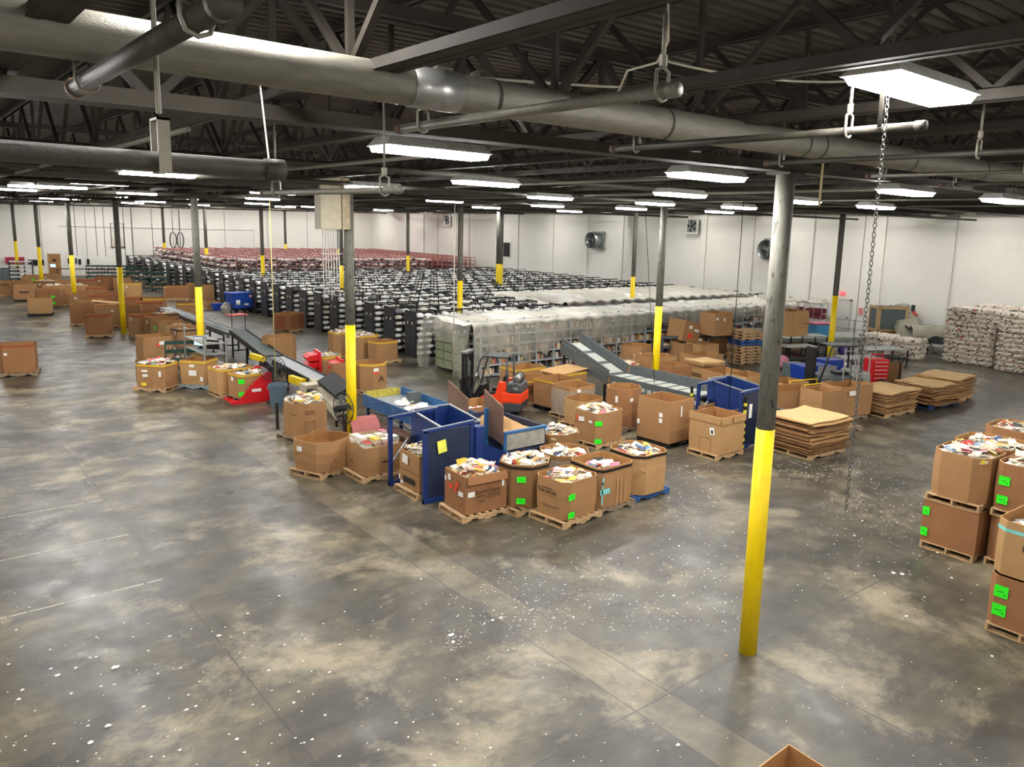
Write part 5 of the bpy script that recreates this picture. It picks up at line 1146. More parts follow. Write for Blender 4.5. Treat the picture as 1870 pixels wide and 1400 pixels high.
for k in range(7):
    o = thing('archive_box', (1.05-.0, 11.05+.42*k, 0), 0, 'brown archive box with white label in the row under the sorting table', 'box', 'archive boxes under the sorting table')
    MB().box(-.0, 0, 0, .35, .36, .38).build('box_body', mat('dark brown carton', '#54392b', .7), o); MB().box(-.02, -.01, .3, .36, .37, .4).build('lid', MATS['dark brown carton'], o); MB().box(-.006, .1, .12, -.002, .26, .26).build('paper_label', M_paper, o)
# --- brown boards and blue chute
def board(x0, y0, z0, z1, x1, y1, z2, z3, label):
    t = clutter(0, 0, 0, 0, label, 'board', 'guide_board'); q = MB(); th = .03
    v = [(x0, y0, z0), (x1, y1, z2), (x1, y1, z3), (x0, y0, z1)]; v += [(x+th, y, z) for x, y, z in v]
    q.add(v, [(0, 3, 2, 1), (4, 5, 6, 7), (0, 1, 5, 4), (1, 2, 6, 5), (2, 3, 7, 6), (3, 0, 4, 7)]); q.build('board', M_board, t); return t
board(1.68, 8.26, .9, 1.8, 1.95, 9.4, .92, 2.0, 'brown slanted guide board standing nearer on the blue chute'); board(2.36, 10.7, .85, 1.46, 2.44, 11.8, .88, 1.78, 'brown slanted guide board farther back by the sorting table')
t = clutter(0, 0, 0, 0, 'blue trough chute with grey front panel holding crumpled kraft paper', 'chute', 'chute')
MB().box(1.95, 8.47, .66, 3.15, 8.5, 1.08).build('front_panel', mat('worn grey panel', '#a4a197', .5, .3, var=.18, scale=6), t); MB().box(1.9, 8.45, 1.06, 3.2, 8.54, 1.12).build('top_rail', M_steelblue, t); MB().box(1.88, 8.46, .55, 1.97, 8.54, 1.1).build('corner_post', M_steelblue, t)
q = MB(); q.box(1.9, 8.5, .55, 3.2, 10.4, .6); q.box(3.15, 8.5, .55, 3.2, 10.4, 1.1); q.box(1.9, 10.38, .55, 3.2, 10.42, 1.15); q.build('trough', M_navyd, t)
q = MB(); q.add([(1.05, 8.7, .9), (1.05, 10.3, .9), (2.2, 10.1, .3), (2.2, 8.35, .28), (1.05, 8.7, .86), (1.05, 10.3, .86), (2.2, 10.1, .26), (2.2, 8.35, .24)], [(0, 3, 2, 1), (4, 5, 6, 7), (0, 4, 7, 3), (3, 7, 6, 2), (2, 6, 5, 1), (1, 5, 4, 0)]); q.add([(1.3, 8.5, .35), (2.4, 8.3, .2), (2.4, 8.3, .42), (1.3, 8.5, .95)], [(0, 1, 2, 3)]); q.build('slide', M_navy, t)
MB().box(1.72, 9.0, 0, 1.81, 9.08, 1.62).build('post', M_steelblue, t)
for xx, yy in ((1.95, 8.55), (3.1, 8.55), (3.1, 10.3), (1.95, 10.3)): MB().box(xx-.03, yy-.03, 0, xx+.03, yy+.03, .56).build('leg', M_navyd, t)
def crumple(name, x0, y0, x1, y1, z, amp, m, label, cat, seed, n=12, stuff=False):
    rnd = random.Random(seed); q = MB(); v = []
    for j in range(n+1):
        for i in range(n+1): v.append((x0+(x1-x0)*i/n+rnd.uniform(-.03, .03), y0+(y1-y0)*j/n+rnd.uniform(-.03, .03), z+amp*rnd.random()*(1 if 0 < i < n and 0 < j < n else .2)))
    q.add(v, [(j*(n+1)+i, j*(n+1)+i+1, (j+1)*(n+1)+i+1, (j+1)*(n+1)+i) for j in range(n) for i in range(n)])
    nb = len(v); q.add([(x, y, zz-.015) for x, y, zz in v], [((j+1)*(n+1)+i, (j+1)*(n+1)+i+1, j*(n+1)+i+1, j*(n+1)+i) for j in range(n) for i in range(n)])
    return tag(q.build(name, m, None), label, cat)
crumple('kraft_paper', 2.05, 8.6, 3.1, 10.2, .92, .38, M_card[2], 'crumpled sheets of pale kraft cardboard lying in the blue chute', 'paper', 5, 5)
# --- conveyors
def conveyor(x0, y0, z0, x1, y1, z1, w, label, belt, rails, legs=True, rollers=0, slats=0, extra=None, railh=.12, name='conveyor'):
    t = clutter(x0, y0, 0, 0, label, 'conveyor', name); dx, dy, dz = x1-x0, y1-y0, z1-z0; L_ = hypot(dx, dy); n = Vector((-dy/L_, dx/L_, 0))
    a, b = Vector((0, 0, z0)), Vector((dx, dy, z1)); d = (b-a).normalized()
    MB().bar(a, b, w, .05).build('belt', belt, t)
    for s_ in (-1, 1): MB().bar(a+n*s_*(w/2+.03)+Vector((0, 0, .02-railh/2)), b+n*s_*(w/2+.03)+Vector((0, 0, .02-railh/2)), .05, railh+.1).build('side_rail', rails, t)
    if rollers:
        q = MB()
        for k in range(rollers): c_ = a.lerp(b, (k+.5)/rollers)+Vector((0, 0, .03)); q.tube([c_-n*w*.48, c_+n*w*.48], .03, 8)
        q.build('rollers', M_galv, t, smooth=True)
    for k in range(slats):
        c_ = a.lerp(b, (k+.5)/slats)+Vector((0, 0, .04)); l_ = (b-a).length/slats*.38; MB().bar(c_-d*l_, c_+d*l_, w*.86, .02).build('slat', M_slat, t)
    if legs:
        m = max(2, int(L_/2.2)+1)
        for k in range(m):
            c_ = a.lerp(b, .06+.88*k/(m-1)); q = MB()
            for s_ in (-1, 1): p_ = c_+n*s_*w/2; q.bar((p_.x, p_.y, 0), (p_.x, p_.y, p_.z-.1), .06)
            p0, p1 = c_+n*w/2, c_-n*w/2; q.bar((p0.x, p0.y, .3), (p1.x, p1.y, .3), .05); q.build('leg_frame', M_blackm, t)
    return t, a, b, n
t, a, b, n = conveyor(2.65, 29.2, .88, 2.75, 41.0, .88, .6, 'long grey roller conveyor leading away behind the work rack', M_grayp, M_grayp, rollers=60)
t, a, b, n = conveyor(2.02, 23.3, .80, 2.55, 28.7, 1.12, .62, 'inclined green-grey belt conveyor next to the standing fan', M_belt, M_blackm)
MB().cbox((-.42, .5, .72), (.16, 1.0, .2), .1).build('motor_cover', M_ybox, t, label='yellow motor cover'); MB().cbox((-.3, .2, .45), (.25, .3, .3)).build('motor', M_blackm, t)
t, a, b, n = conveyor(1.6, 18.2, .80, 2.0, 23.0, .80, .62, 'flat worn belt conveyor ending at the black-topped feeder', M_beltl, M_blackm)
MB().cbox((-.45, .75, .68), (.16, .95, .24), .08).build('motor_cover', M_ybox, t, label='yellow motor cover'); MB().cbox((-.35, .1, .4), (.2, .25, .35)).build('motor', M_blackm, t)
t, a, b, n = conveyor(.95, 14.9, .42, 1.35, 17.7, .92, .5, 'beige feeder machine with a black top leaning by the second column', M_beige, M_beige, railh=.16, name='feeder')
q = MB(); q.M = Matrix.Translation((.28, 1.25, .93)) @ Matrix.Rotation(radians(10), 4, 'X') @ Matrix.Rotation(radians(-25), 4, 'Y'); q.box(-.3, -.65, 0, .3, .65, .18); q.build('black_cover', M_blackm, t, bevel=.01)
q = MB(); q.cbox((-.1, 2.3, .8), (.5, .5, .25)); q.build('drive_box', M_beige, t, bevel=.02); MB().tube([(-.2, 1.9, .75), (-.35, 1.9, .75)], .09, 12).build('drive_drum', M_blackm, t)
t, a, b, n = conveyor(10.2, 8.95, .95, 10.2, 12.9, .95, .8, 'grey slatted conveyor feeding the right blue hopper', M_grayp, M_grayp, slats=8, railh=.3)
MB().box(.45, 0, .95, .5, 3.9, 1.3).build('back_guard', M_grayp, t); MB().box(-.5, 0, .5, -.46, 3.9, .62).build('lower_rail', M_grayp, t); MB().box(-.52, .05, .2, -.48, 3.9, .26).build('lower_rail', M_grayp, t)
q = MB()
for k in range(14): q.cbox((-.47, .2+.27*k, .75), (.03, .16, .12))
q.build('side_labels', M_slat, t)
t, a, b, n = conveyor(10.2, 13.0, .95, 10.3, 15.6, 1.72, .85, 'steep grey inclined conveyor with light panels by the covered books', M_grayp, M_grayp, slats=3, railh=.28)
MB().bar((-.42, 0, 1.1), (-.32, 2.6, 1.9), .05, .14).build('guard_edge', M_grayp, t); MB().bar((.5, 0, 1.15), (.6, 2.6, 1.95), .05, .3).build('guard_edge', M_grayp, t)
# --- pedestal fans
def pedestal(px, py, z, r, az, label, mm=None):
    p = G(px, py, z); t = thing('pedestal_fan', (p.x, p.y, 0), az, label, 'fan')
    mm = M_grayd; MB().cyl((0, 0), .22, 0, .05, 16).build('base', mm, t); MB().cyl((0, 0), .025, .05, z, 8).build('pole', mm, t)
    q = MB()
    for xo, s in ((-.09, .75), (-.13, .4), (.09, .75), (.13, .4), (0, 1)): q.tube([(xo, r*s*cos(a), z+r*s*sin(a)) for a in [2*pi*k/26 for k in range(26)]], .006 if s < 1 else .012, 5, closed=True)
    for k in range(22):
        a = 2*pi*k/22
        for s_ in (-1, 1): q.tube([(s_*.14, .08*cos(a), z+.08*sin(a)), (s_*.12, r*.6*cos(a), z+r*.6*sin(a)), (0, r*cos(a), z+r*sin(a))], .004, 4)
    q.build('guard_cage', mm, t)
    q = MB()
    for k in range(4):
        a = k*pi/2+.3; v = [(.03, .05*cos(a), z+.05*sin(a)), (-.03, r*.8*cos(a-.28), z+r*.8*sin(a-.28)), (0, r*.86*cos(a), z+r*.86*sin(a)), (.04, r*.8*cos(a+.3), z+r*.8*sin(a+.3))]
        v += [(x+.006, y, zz) for x, y, zz in v]; q.add(v, [(0, 1, 2, 3), (7, 6, 5, 4)])
    q.build('blades', mat('grey fan blade', '#77787a', .4, .6), t); MB().tube([(-.06, 0, z), (.22, 0, z)], .09, 12).build('motor', M_blackm, t); return t
pedestal(497, 672, 1.15, .43, radians(235), 'large round cage fan on a pedestal in front of the belt conveyor'); pedestal(627, 745, 1.15, .43, radians(190), 'large round cage fan on a pedestal beside the second column')
# --- red barrel blower
p = G(662, 789, .44); t = thing('barrel_fan', (p.x, p.y, .45), radians(-8), 'dusty red barrel fan with black opening by the stacked-book carton', 'fan')
q = MB(); n_ = 26; a_ = [(-.4, .43*cos(2*pi*k/n_), .43*sin(2*pi*k/n_)) for k in range(n_)]; b_ = [(.35, y, z) for _, y, z in a_]; c_ = [(-.4, y*.95, z*.95) for _, y, z in a_]; d_ = [(.3, y*.95, z*.95) for _, y, z in a_]
q.add(a_+b_+c_+d_, [(k, (k+1) % n_, n_+(k+1) % n_, n_+k) for k in range(n_)]+[(2*n_+(k+1) % n_, 2*n_+k, 3*n_+k, 3*n_+(k+1) % n_) for k in range(n_)]+[((k+1) % n_, k, 2*n_+k, 2*n_+(k+1) % n_) for k in range(n_)]+[tuple(range(3*n_, 4*n_)), tuple(range(n_, 2*n_))[::-1]]); q.build('drum', mat('dusty red drum', '#9a5450', .6, var=.12), t, smooth=False)
q = MB()
for k in range(8): q.bar((-.38, 0, 0), (-.38, .42*cos(k*pi/4), .42*sin(k*pi/4)), .012)
q.tube([(-.38, .25*cos(2*pi*k/16), .25*sin(2*pi*k/16)) for k in range(16)], .01, 4, closed=True); q.build('grille', M_blackm, t)
# --- red tippers and bins
def red_tipper(x, y, rz, label, flip=1):
    t = clutter(x, y, 0, rz, label, 'carton tipper', 'carton_tipper')
    for yy in (0, 1.25): MB().prism([(0, 0), (1.3, 0), (1.3, .95), (1.15, 1.0), (.75, .72), (.2, .12), (0, .08)], yy-.025, yy+.025, 'y').build('side_plate', M_red, t)
    MB().box(1.28, 0, 0, 1.33, 1.25, .95).build('back_plate', M_red, t); MB().box(0, 0, 0, 1.3, 1.25, .03).build('base_plate', M_red, t)
    MB().box(.62, -.032, .36, .92, -.027, .46).build('white_plate', M_white, t); bpy.context.view_layer.update(); return t
red_tipper(-.8, 19.5, -4, 'bright red carton tipper beside the grey waste bin')
red_tipper(4.1, 20.35, 172, 'bright red tipper right of the second column'); red_tipper(.15, 40.6, -14, 'distant bright red tipper behind the third column foot')
def red_bins(px, py, rz, label):
    p = G(px, py, 0); t = thing('stacking_bin_rack', (p.x, p.y, 0), radians(rz), label, 'bin rack'); t.scale = (1, 1, 1.25)
    for k in range(4): MB().prism([(0, .06+.22*k), (.4, .06+.22*k), (.4, .25+.22*k), (.1, .22+.22*k), (-.06, .15+.22*k)], 0, .8, 'y').build('bin', M_red, t)
    MB().box(.38, -.03, 0, .46, .83, .98).build('back_frame', M_red, t)
red_bins(564, 704, -12, 'red louvred bin rack behind the flat belt conveyor'); red_bins(604, 722, -12, 'second red louvred bin rack next to the second column')
# --- waste bin
p = G(513, 745, 0); t = thing('waste_bin', (p.x, p.y+.2, 0), 0, 'round blue-grey plastic waste bin between red tipper and octagonal carton', 'waste bin')
M_bin = mat('blue grey plastic', '#52636f', .5, var=.06); q = MB(); n_ = 24
def rg(r, z): return [(r*cos(2*pi*k/n_), r*sin(2*pi*k/n_), z) for k in range(n_)]
rings_ = [rg(.23, 0), rg(.26, .35), rg(.285, .7), rg(.3, .7), rg(.3, .76), rg(.28, .76), rg(.22, .03)]
q.add([v for r_ in rings_ for v in r_], [(a*n_+k, a*n_+(k+1) % n_, (a+1)*n_+(k+1) % n_, (a+1)*n_+k) for a in range(6) for k in range(n_)]+[tuple(range(n_))[::-1], tuple(range(6*n_, 7*n_))]); q.build('bin_body', M_bin, t, smooth=False)
for s_ in (-1, 1): MB().box(s_*.3-.03, -.08, .62, s_*.3+.03, .08, .68).build('handle', M_bin, t)
# --- work rack with monitors, green cart etc.
t = clutter(-.6, 22.85, 0, 0, 'grey open work rack with monitors in front of the third column', 'rack', 'work_rack')
for xx, yy in ((0, 0), (.75, 0), (0, 2.3), (.75, 2.3)): MB().box(xx-.025, yy-.025, 0, xx+.025, yy+.025, 2.0 if yy > 0 else 1.8).build('post', M_rail, t)
for zz in (.2, .72, 1.12, 1.5): MB().box(0, 0, zz-.015, .75, 2.3, zz+.015).build('shelf', M_rail, t)
def monitor(x, y, z, rz, label, on):
    m = clutter(x, y, z, rz, label, 'monitor', 'monitor'); MB().box(-.03, -.26, .1, .0, .26, .44).build('casing', M_blackm, m); MB().box(-.035, -.24, .12, -.031, .24, .42).build('screen', emit('lit screen '+label[:12], '#cfe6ff', 1.3) if on else mat('dark screen', '#0b0c0e', .2), m); MB().box(-.02, -.1, 0, .1, .1, .02).build('foot', M_blackm, m); MB().box(0, -.02, 0, .03, .02, .15).build('neck', M_blackm, m)
monitor(.0-.3, 24.3, 1.14, 35, 'lit pale blue monitor on the work rack', True); monitor(-.15, 23.3, 1.14, 35, 'dark monitor on the work rack right of the lit one', False)
for k, (yy, zz, c_, lab) in enumerate(((23.3, .74, '#2a2a2a', 'dark machine on the middle shelf of the work rack'), (24.2, .74, '#b9a24a', 'yellowish tray of papers on the middle shelf of the work rack'), (23.4, .22, '#28406e', 'blue tub on the bottom shelf of the work rack'), (24.3, .22, '#4a4a48', 'dark crate on the bottom shelf of the work rack'))):
    q = MB(); q.box(0, 0, 0, .4, .5, .22 if k != 1 else .12); o = q.build(('machine', 'paper_tray', 'tub', 'crate')[k], mat('rack item %d' % k, c_, .6), None, loc=(-.5, yy, zz), bevel=.01); tag(o, lab, ('machine', 'tray', 'tub', 'crate')[k])
M_gcart = mat('dark green enamel', '#24443c', .5, .1, var=.12)
def book_cart(x, y, rz, label, w=1.05, h=1.2, n=3, m=None, books=True, d=.5, sd=0):
    t = clutter(x, y, 0, rz, label, 'book cart', 'book_cart'); m = m or M_gcart
    for xx in (0, w): MB().box(xx-.02, 0, .12, xx+.02, d, h).build('side_panel', m, t)
    for k in range(n+1): zz = .15+(h-.25)*k/n; MB().box(0, 0, zz, w, d, zz+.02).build('shelf', m, t); MB().box(0, -.01, zz, w, .01, zz+.14).build('shelf_lip', m, t)
    for xx in (.06, w-.06):
        for yy in (.06, d-.06): MB().tube([(xx, yy-.015, .06), (xx, yy+.015, .06)], .06, 10).build('caster', M_tyre, t)
    if books:
        q = MB(); rnd = random.Random(sd)
        for k in range(n): books_row(q, .04, w-.04, .05, .3, .15+(h-.25)*k/n+.02, rnd, .24)
        o = link_mesh('cart_books', q.mesh('cart_books', BM), None, (x, y, 0), (0, 0, radians(rz))); tag(o, 'books and papers standing on the %s' % ' '.join(label.split()[:9]), 'books', None, 'stuff')
p = G(305, 684, 0); book_cart(p.x, p.y, -12, 'dark green shelf cart between the shipping-label carton and the work rack', 1.3, 1.25, sd=1)
for k, (px, py, lab) in enumerate(((256, 531, 'left dark green book cart of the pair at the far shelving'), (277, 532, 'right dark green book cart of the pair at the far shelving'))): p = G(px, py, 0); book_cart(p.x, p.y, -16, lab, 1.15, 1.5, 3, sd=k+3)
for k, (px, lab) in enumerate(((158, 'first green cart of the far row before the back wall'), (178, 'second green cart of the far row before the back wall'), (198, 'third green cart of the far row before the back wall'), (217, 'last green cart of the far row beside the short shelving'))): p = G(px, 509, 0); book_cart(p.x, p.y, -10, lab, 1.45, 1.2, 3, sd=k+8)
p = G(232, 520, 0); book_cart(p.x, p.y, -30, 'green cart heaped with white mail before the short black shelving', 1.6, 1.5, 3, sd=20)
p = G(1209, 660, 0); book_cart(p.x, p.y, -20, 'grey wire cart packed with red and blue books near the yellow column', 1.3, 1.15, 2, m=M_grayp, sd=30)
# light rack of white trays far left
def tray_rack(px, py, lab, n=5):
    p = G(px, py, 0); t = thing('tray_rack', (p.x, p.y, 0), radians(-12), lab, 'rack')
    for xx in (0, 1.05): MB().box(xx-.03, 0, 0, xx+.03, .6, 1.75).build('side_panel', M_grayd, t)
    for k in range(n): MB().box(.03, -.05, .35+.32*k, 1.02, .6, .45+.32*k).build('white_tray', M_white, t)
tray_rack(19, 514, 'left rack of white trays at the far left'); tray_rack(34, 514, 'right rack of white trays at the far left')
for px, lab in ((6, 'grey wheeled tub left of the tray racks'), (-6, 'grey wheeled tub cut by the left edge')):
    p = G(px, 514, 0); tag(MB().box(0, 0, 0, 1.1, .9, 1.1).build('wheeled_tub', mat('grey plastic tub', '#5d6a68', .6), None, loc=p, rz=-.2, bevel=.04), lab, 'tub')
p = G(3, 500, 0); tag(MB().box(0, 0, 1.2, 1.4, .6, 1.75).build('wall_cabinet', mat('crimson cabinet', '#9c1f3c', .5), None, loc=(p.x, BY-.62, 0)), 'crimson box high on the back wall at the left edge', 'cabinet')
# desk with monitor under the wooden door
p = G(104, 505.5, 0); t = thing('desk', (p.x, p.y, 0), radians(-12), 'small black desk before the wooden door', 'desk'); MB().box(0, 0, .7, 2.6, .7, .75).build('desk_top', M_blackm, t)
for xx in (.05, 2.5): MB().box(xx, 0, 0, xx+.06, .7, .7).build('leg', M_blackm, t)
monitor(p.x-.2, p.y+.2, .76, -60+90+25, 'lit cyan monitor on the small black desk by the wooden door', True)
# blue bin on wheels and friends
p = G(428, 573, 0); t = thing('rolling_bin', (p.x, p.y, 0), radians(12), 'royal blue rolling bin at the end of the black shelving', 'bin')
M_rb = mat('royal blue plastic', '#1d4396', .4); n_ = 4; q = MB(); q.prism([(0, .3), (1.35, .3), (1.5, 1.25), (-.12, 1.25)], 0, .9, 'y'); q.build('bin_body', M_rb, t, bevel=.04); MB().box(-.15, -.03, 1.2, 1.53, .93, 1.3).build('bin_rim', M_rb, t, bevel=.02)
MB().box(.15, -.01, .55, .42, -.005, .85).build('paper_label', M_paper, t); MB().box(.65, -.01, .5, 1.0, -.005, .62).build('paper_label', M_paper, t); MB().box(1.05, -.02, .98, 1.35, -.015, 1.15).build('paper_label', mat('pink label', '#e0a0a0', .7), t)
for xx in (.2, 1.15):
    for yy in (.12, .78): MB().tube([(xx, yy-.03, .12), (xx, yy+.03, .12)], .12, 12).build('caster', M_tyre, t)
MB().box(.05, .05, .2, 1.3, .85, .28).build('dolly', M_blackm, t)
p = G(388, 566, 0); tag(MB().prism([(0, 0), (.6, 0), (.66, .45), (-.06, .45)], 0, .45, 'y').build('tub', M_rb, None, loc=(p.x, p.y-.3, .0)), 'small blue tub with white papers before black shelving', 'tub')
p = G(414, 572, 0); tag(MB().tube([(0, 0, 0), (0, .0, .3), (.1, 0, .5), (.3, .1, .55)], [.3, .38, .3, .1], 9).build('plastic_bag', M_film, None, loc=(p.x, p.y, 0)), 'clear plastic bag of rubbish left of the royal blue bin', 'bag')
p = G(424, 606, 0); t = thing('hand_cart', (p.x, p.y, 0), radians(10), 'black frame cart with a pale red deck at the belt conveyor start', 'cart')
for xx in (0, .75): MB().tube([(xx, 0, 0), (xx, 0, 1.45)], .02, 6).build('post', M_blackm, t)
MB().tube([(0, 0, 1.45), (.75, 0, 1.45)], .02, 6).build('top_bar', M_blackm, t); MB().box(-.1, -.1, .85, .9, .6, .9).build('deck', mat('pale red deck', '#c9605a', .6), t)
for k, (px, lab) in enumerate(((383, 'left green crate beside the work rack foot'), (392, 'right green crate beside the work rack foot'))):
    p = G(px, 693-2*k, 0); o = MB().prism([(0, 0), (.5, 0), (.55, .35), (-.05, .35)], 0, .4, 'y').build('crate', mat('green plastic crate', '#167a3a', .5), None, loc=p); tag(o, lab, 'crate')
p = G(391, 684, .36); tag(MB().box(-.18, -.16, 0, .18, .16, .2).build('white_tray', M_white, None, loc=(p.x, p.y, .37), rz=.4), 'white tray tilted on the green crates', 'tray')
# ================================================================ right rear clutter
M_tarp = mat('grey canvas tarp', '#8d897a', .9, var=.12, scale=2, bump=.6, bscale=3)
def bale(x, y, z, label, grp, seed, wx=1.5, wy=1.15, h=.88):
    rnd = random.Random(seed); q = MB(); nx, ny, nz = 14, 12, 12
    def P(i, j, k):
        u, v_, w_ = i/nx-.5, j/ny-.5, k/nz-.5
        band = .035*(1 if k % 3 else -.6); r_ = rnd.uniform(-.035, .035)
        return ((u*wx)*(1+.0)+(band+r_)*(1 if u > 0 else -1)*(abs(u) > .45), v_*wy+(band+rnd.uniform(-.035, .035))*(1 if v_ > 0 else -1)*(abs(v_) > .45), (w_+.5)*h+rnd.uniform(-.015, .015)+(.03*rnd.random() if k == nz else 0))
    idx = {}
    def vid(i, j, k):
        if (i, j, k) not in idx: idx[(i, j, k)] = len(q.v); q.v.append(P(i, j, k))
        return idx[(i, j, k)]
    def face(f_): q.f.append(f_); q.m.append(rnd.choices((0, 1, 2, 3), (10, 5, 2.2, .12))[0])
    for i in range(nx):
        for j in range(ny):
            face((vid(i, j, nz), vid(i+1, j, nz), vid(i+1, j+1, nz), vid(i, j+1, nz)))
    for k in range(nz):
        for i in range(nx):
            face((vid(i, 0, k), vid(i+1, 0, k), vid(i+1, 0, k+1), vid(i, 0, k+1))); face((vid(i+1, ny, k), vid(i, ny, k), vid(i, ny, k+1), vid(i+1, ny, k+1)))
        for j in range(ny):
            face((vid(0, j+1, k), vid(0, j, k), vid(0, j, k+1), vid(0, j+1, k+1))); face((vid(nx, j, k), vid(nx, j+1, k), vid(nx, j+1, k+1), vid(nx, j, k+1)))
    o = q.build('paper_bale', [mat('shredded white paper', '#cfc5b6', .9, var=.25, scale=22, bump=1, bscale=30), mat('shredded cream paper', '#b3a795', .9, var=.3, scale=22, bump=1, bscale=30), mat('shredded dark paper', '#6b645c', .9, var=.3, scale=22), mat('shredded red paper', '#a8404a', .9, var=.2)], None, loc=(x, y, z)); tag(o, label, 'bale', grp)
for c_, y in enumerate((10.2, 9.05)):
    for k in range(3): bale(31.8, y+.02*k, k*.9, ('bottom', 'middle', 'top')[k]+' bale of shredded paper, %s column of the left bale stack' % ('back', 'front')[c_], None, c_*3+k)
for c_, y in enumerate((7.55, 6.4)):
    for k in range(3): bale(31.2, y, k*.9, ('bottom', 'middle', 'top')[k]+' bale of shredded paper, %s column of the right bale stack' % ('back', 'front')[c_], None, 20+c_*3+k)
for k in range(2): bale(29.2, 5.35, k*.9, ('lower', 'upper')[k]+' loose paper bale at the right picture edge', None, 40+k)
for k in range(2): bale(33.4, 9.6-1.2*k, 1.9, 'paper bale on the rear row, just seen over the left stack', 'rear row bales', 50+k)
p = G(1596, 650, 0); bale(p.x+.4, p.y, 0, 'film-covered heap bale of rags in the middle of the clutter', None, 60, 1.6, 1.4, 1.1); bale(p.x+1.0, p.y-1.3, 0, 'torn paper bale right of the film-covered heap', None, 61, 1.3, 1.1, 1.0)
# wooden cabinets with grey panels
def cabinet(x, y, z, rz, label):
    t = clutter(x, y, z, rz, label, 'cabinet', 'panel_cabinet'); MB().box(0, 0, 0, 1.7, 1.0, 1.35).build('body', M_grayd, t)
    for (a0, b0) in ((0, 1.7),):
        q = MB(); q.box(-.02, -.04, 0, .14, .0, 1.38); q.box(1.56, -.04, 0, 1.72, .0, 1.38); q.box(0, -.04, 1.24, 1.7, 0, 1.38); q.box(0, -.04, 0, 1.7, 0, .12); q.box(-.04, -.02, 0, 0, .12, 1.38); q.box(-.04, .88, 0, 0, 1.02, 1.38); q.box(-.04, 0, 1.24, 0, 1.0, 1.38); q.box(-.04, 0, 0, 0, 1.0, .12); q.build('wood_frame', mat('pale wood frame', '#a98d62', .7), t)
    MB().box(.14, -.02, .12, 1.56, -.01, 1.24).build('panel', mat('slate grey panel', '#4d5556', .6), t); MB().box(-.02, .12, .12, -.01, .88, 1.24).build('panel', MATS['slate grey panel'], t)
p = G(1598, 632, 0); cabinet(p.x, p.y, .85, -35, 'wood-framed cabinet with grey panels raised above the clutter'); tag(MB().box(0, 0, 0, 1.7, 1.0, .85).build('carton', M_card[3], None, loc=(p.x, p.y, 0), rz=radians(-35)), 'brown closed carton carrying the wood-framed cabinet', 'carton')
# covered inclined conveyor
t = clutter(32.6, 12.3, 0, 0, 'dark green inclined conveyor under a grey tarp near the white wall', 'conveyor', 'conveyor')
for s_ in (0, .9): MB().bar((0, s_, .15), (2.2, s_+2.2, 1.75), .06, .28).build('side_rail', mat('dark green machine paint', '#26403a', .5), t)
MB().bar((0, .45, .15), (2.2, 2.65, 1.75), .8, .1).build('belt', M_blackm, t); MB().box(1.9, 2.0, 0, 2.0, 3.0, 1.5).build('leg_frame', M_blackm, t)
def tarp(x0, y0, z0, x1, y1, z1, w, label, seed):
    rnd = random.Random(seed); q = MB(); n1, n2 = 14, 8; a, b = Vector((x0, y0, z0)), Vector((x1, y1, z1)); d = (b-a); n = Vector((-d.y, d.x, 0)).normalized(); v = []
    for i in range(n1+1):
        for j in range(n2+1):
            u = (j/n2-.5)*2; c_ = a+d*(i/n1)+n*u*w*.6; drop_ = -.5*max(0, abs(u)-.7)/.3; v.append((c_.x+rnd.uniform(-.03, .03), c_.y+rnd.uniform(-.03, .03), max(.02, c_.z+drop_+rnd.uniform(-.05, .05)+.06*sin(i*1.3+j))))
    q.add(v, [(i*(n2+1)+j, (i+1)*(n2+1)+j, (i+1)*(n2+1)+j+1, i*(n2+1)+j+1) for i in range(n1) for j in range(n2)]); return tag(q.build('tarp', M_tarp, None, smooth=True), label, 'tarp')
tarp(32.4, 12.5, .5, 35, 15.2, 2.25, 1.2, 'grey canvas tarp draped down the dark green inclined conveyor', 3)
tarp(32.6, 13.4, 1.35, 34.4, 11.4, 1.45, 1.4, 'grey canvas tarp over the machine between cabinet and bales', 4)
t = clutter(33.2, 11.6, 0, 0, 'grey steel machine under the second tarp', 'machine', 'covered_machine'); MB().box(0, 0, .5, 1.5, 2.0, 1.3).build('body', M_grayp, t)
for xx in (.05, 1.35):
    for yy in (.05, 1.85): MB().box(xx, yy, 0, xx+.1, yy+.1, .5).build('leg', M_grayp, t)
# grey dumper hopper, blue and pink tub
p = G(1452, 632, 0); t = thing('dump_hopper', (p.x, p.y, 0), radians(-25), 'grey steel dump hopper behind the nearest column', 'hopper'); q = MB(); q.prism([(0, .15), (2.3, .15), (2.3, 1.25), (.5, 1.25)], 0, 1.5, 'y'); q.build('hopper_body', M_grayp, t); MB().bar((.5, 0, 1.27), (2.3, 0, 1.27), .08).build('rim', M_rail, t); MB().box(.2, .1, 0, 2.2, 1.4, .15).build('base', M_blackm, t)
p = G(1488, 648, 0); t = thing('stacked_tub', (p.x, p.y, 1.0), radians(-20), 'sky blue tub with pink rim standing on the grey deck', 'tub'); t.location.z = .95; MB().prism([(0, 0), (.85, 0), (1.0, .6), (-.12, .6)], 0, .8, 'y').build('tub_body', mat('sky blue plastic', '#3f86b5', .45), t, bevel=.03); MB().box(-.15, -.03, .58, 1.03, .83, .66).build('rim', mat('dull pink plastic', '#a8405c', .5), t, bevel=.02)
p = G(1400, 655, 0); t = thing('work_deck', (p.x+1.2, p.y-.3, 0), radians(-22), 'long grey covered work deck behind the nearest column', 'deck'); MB().box(0, 0, .75, 5.2, 2.0, .95).build('deck_top', mat('grey green deck', '#7d8076', .6), t, bevel=.02)
for xx in (.1, 2.6, 5.0):
    for yy in (.1, 1.8): MB().box(xx, yy, 0, xx+.1, yy+.1, .75).build('leg', M_blackm, t)
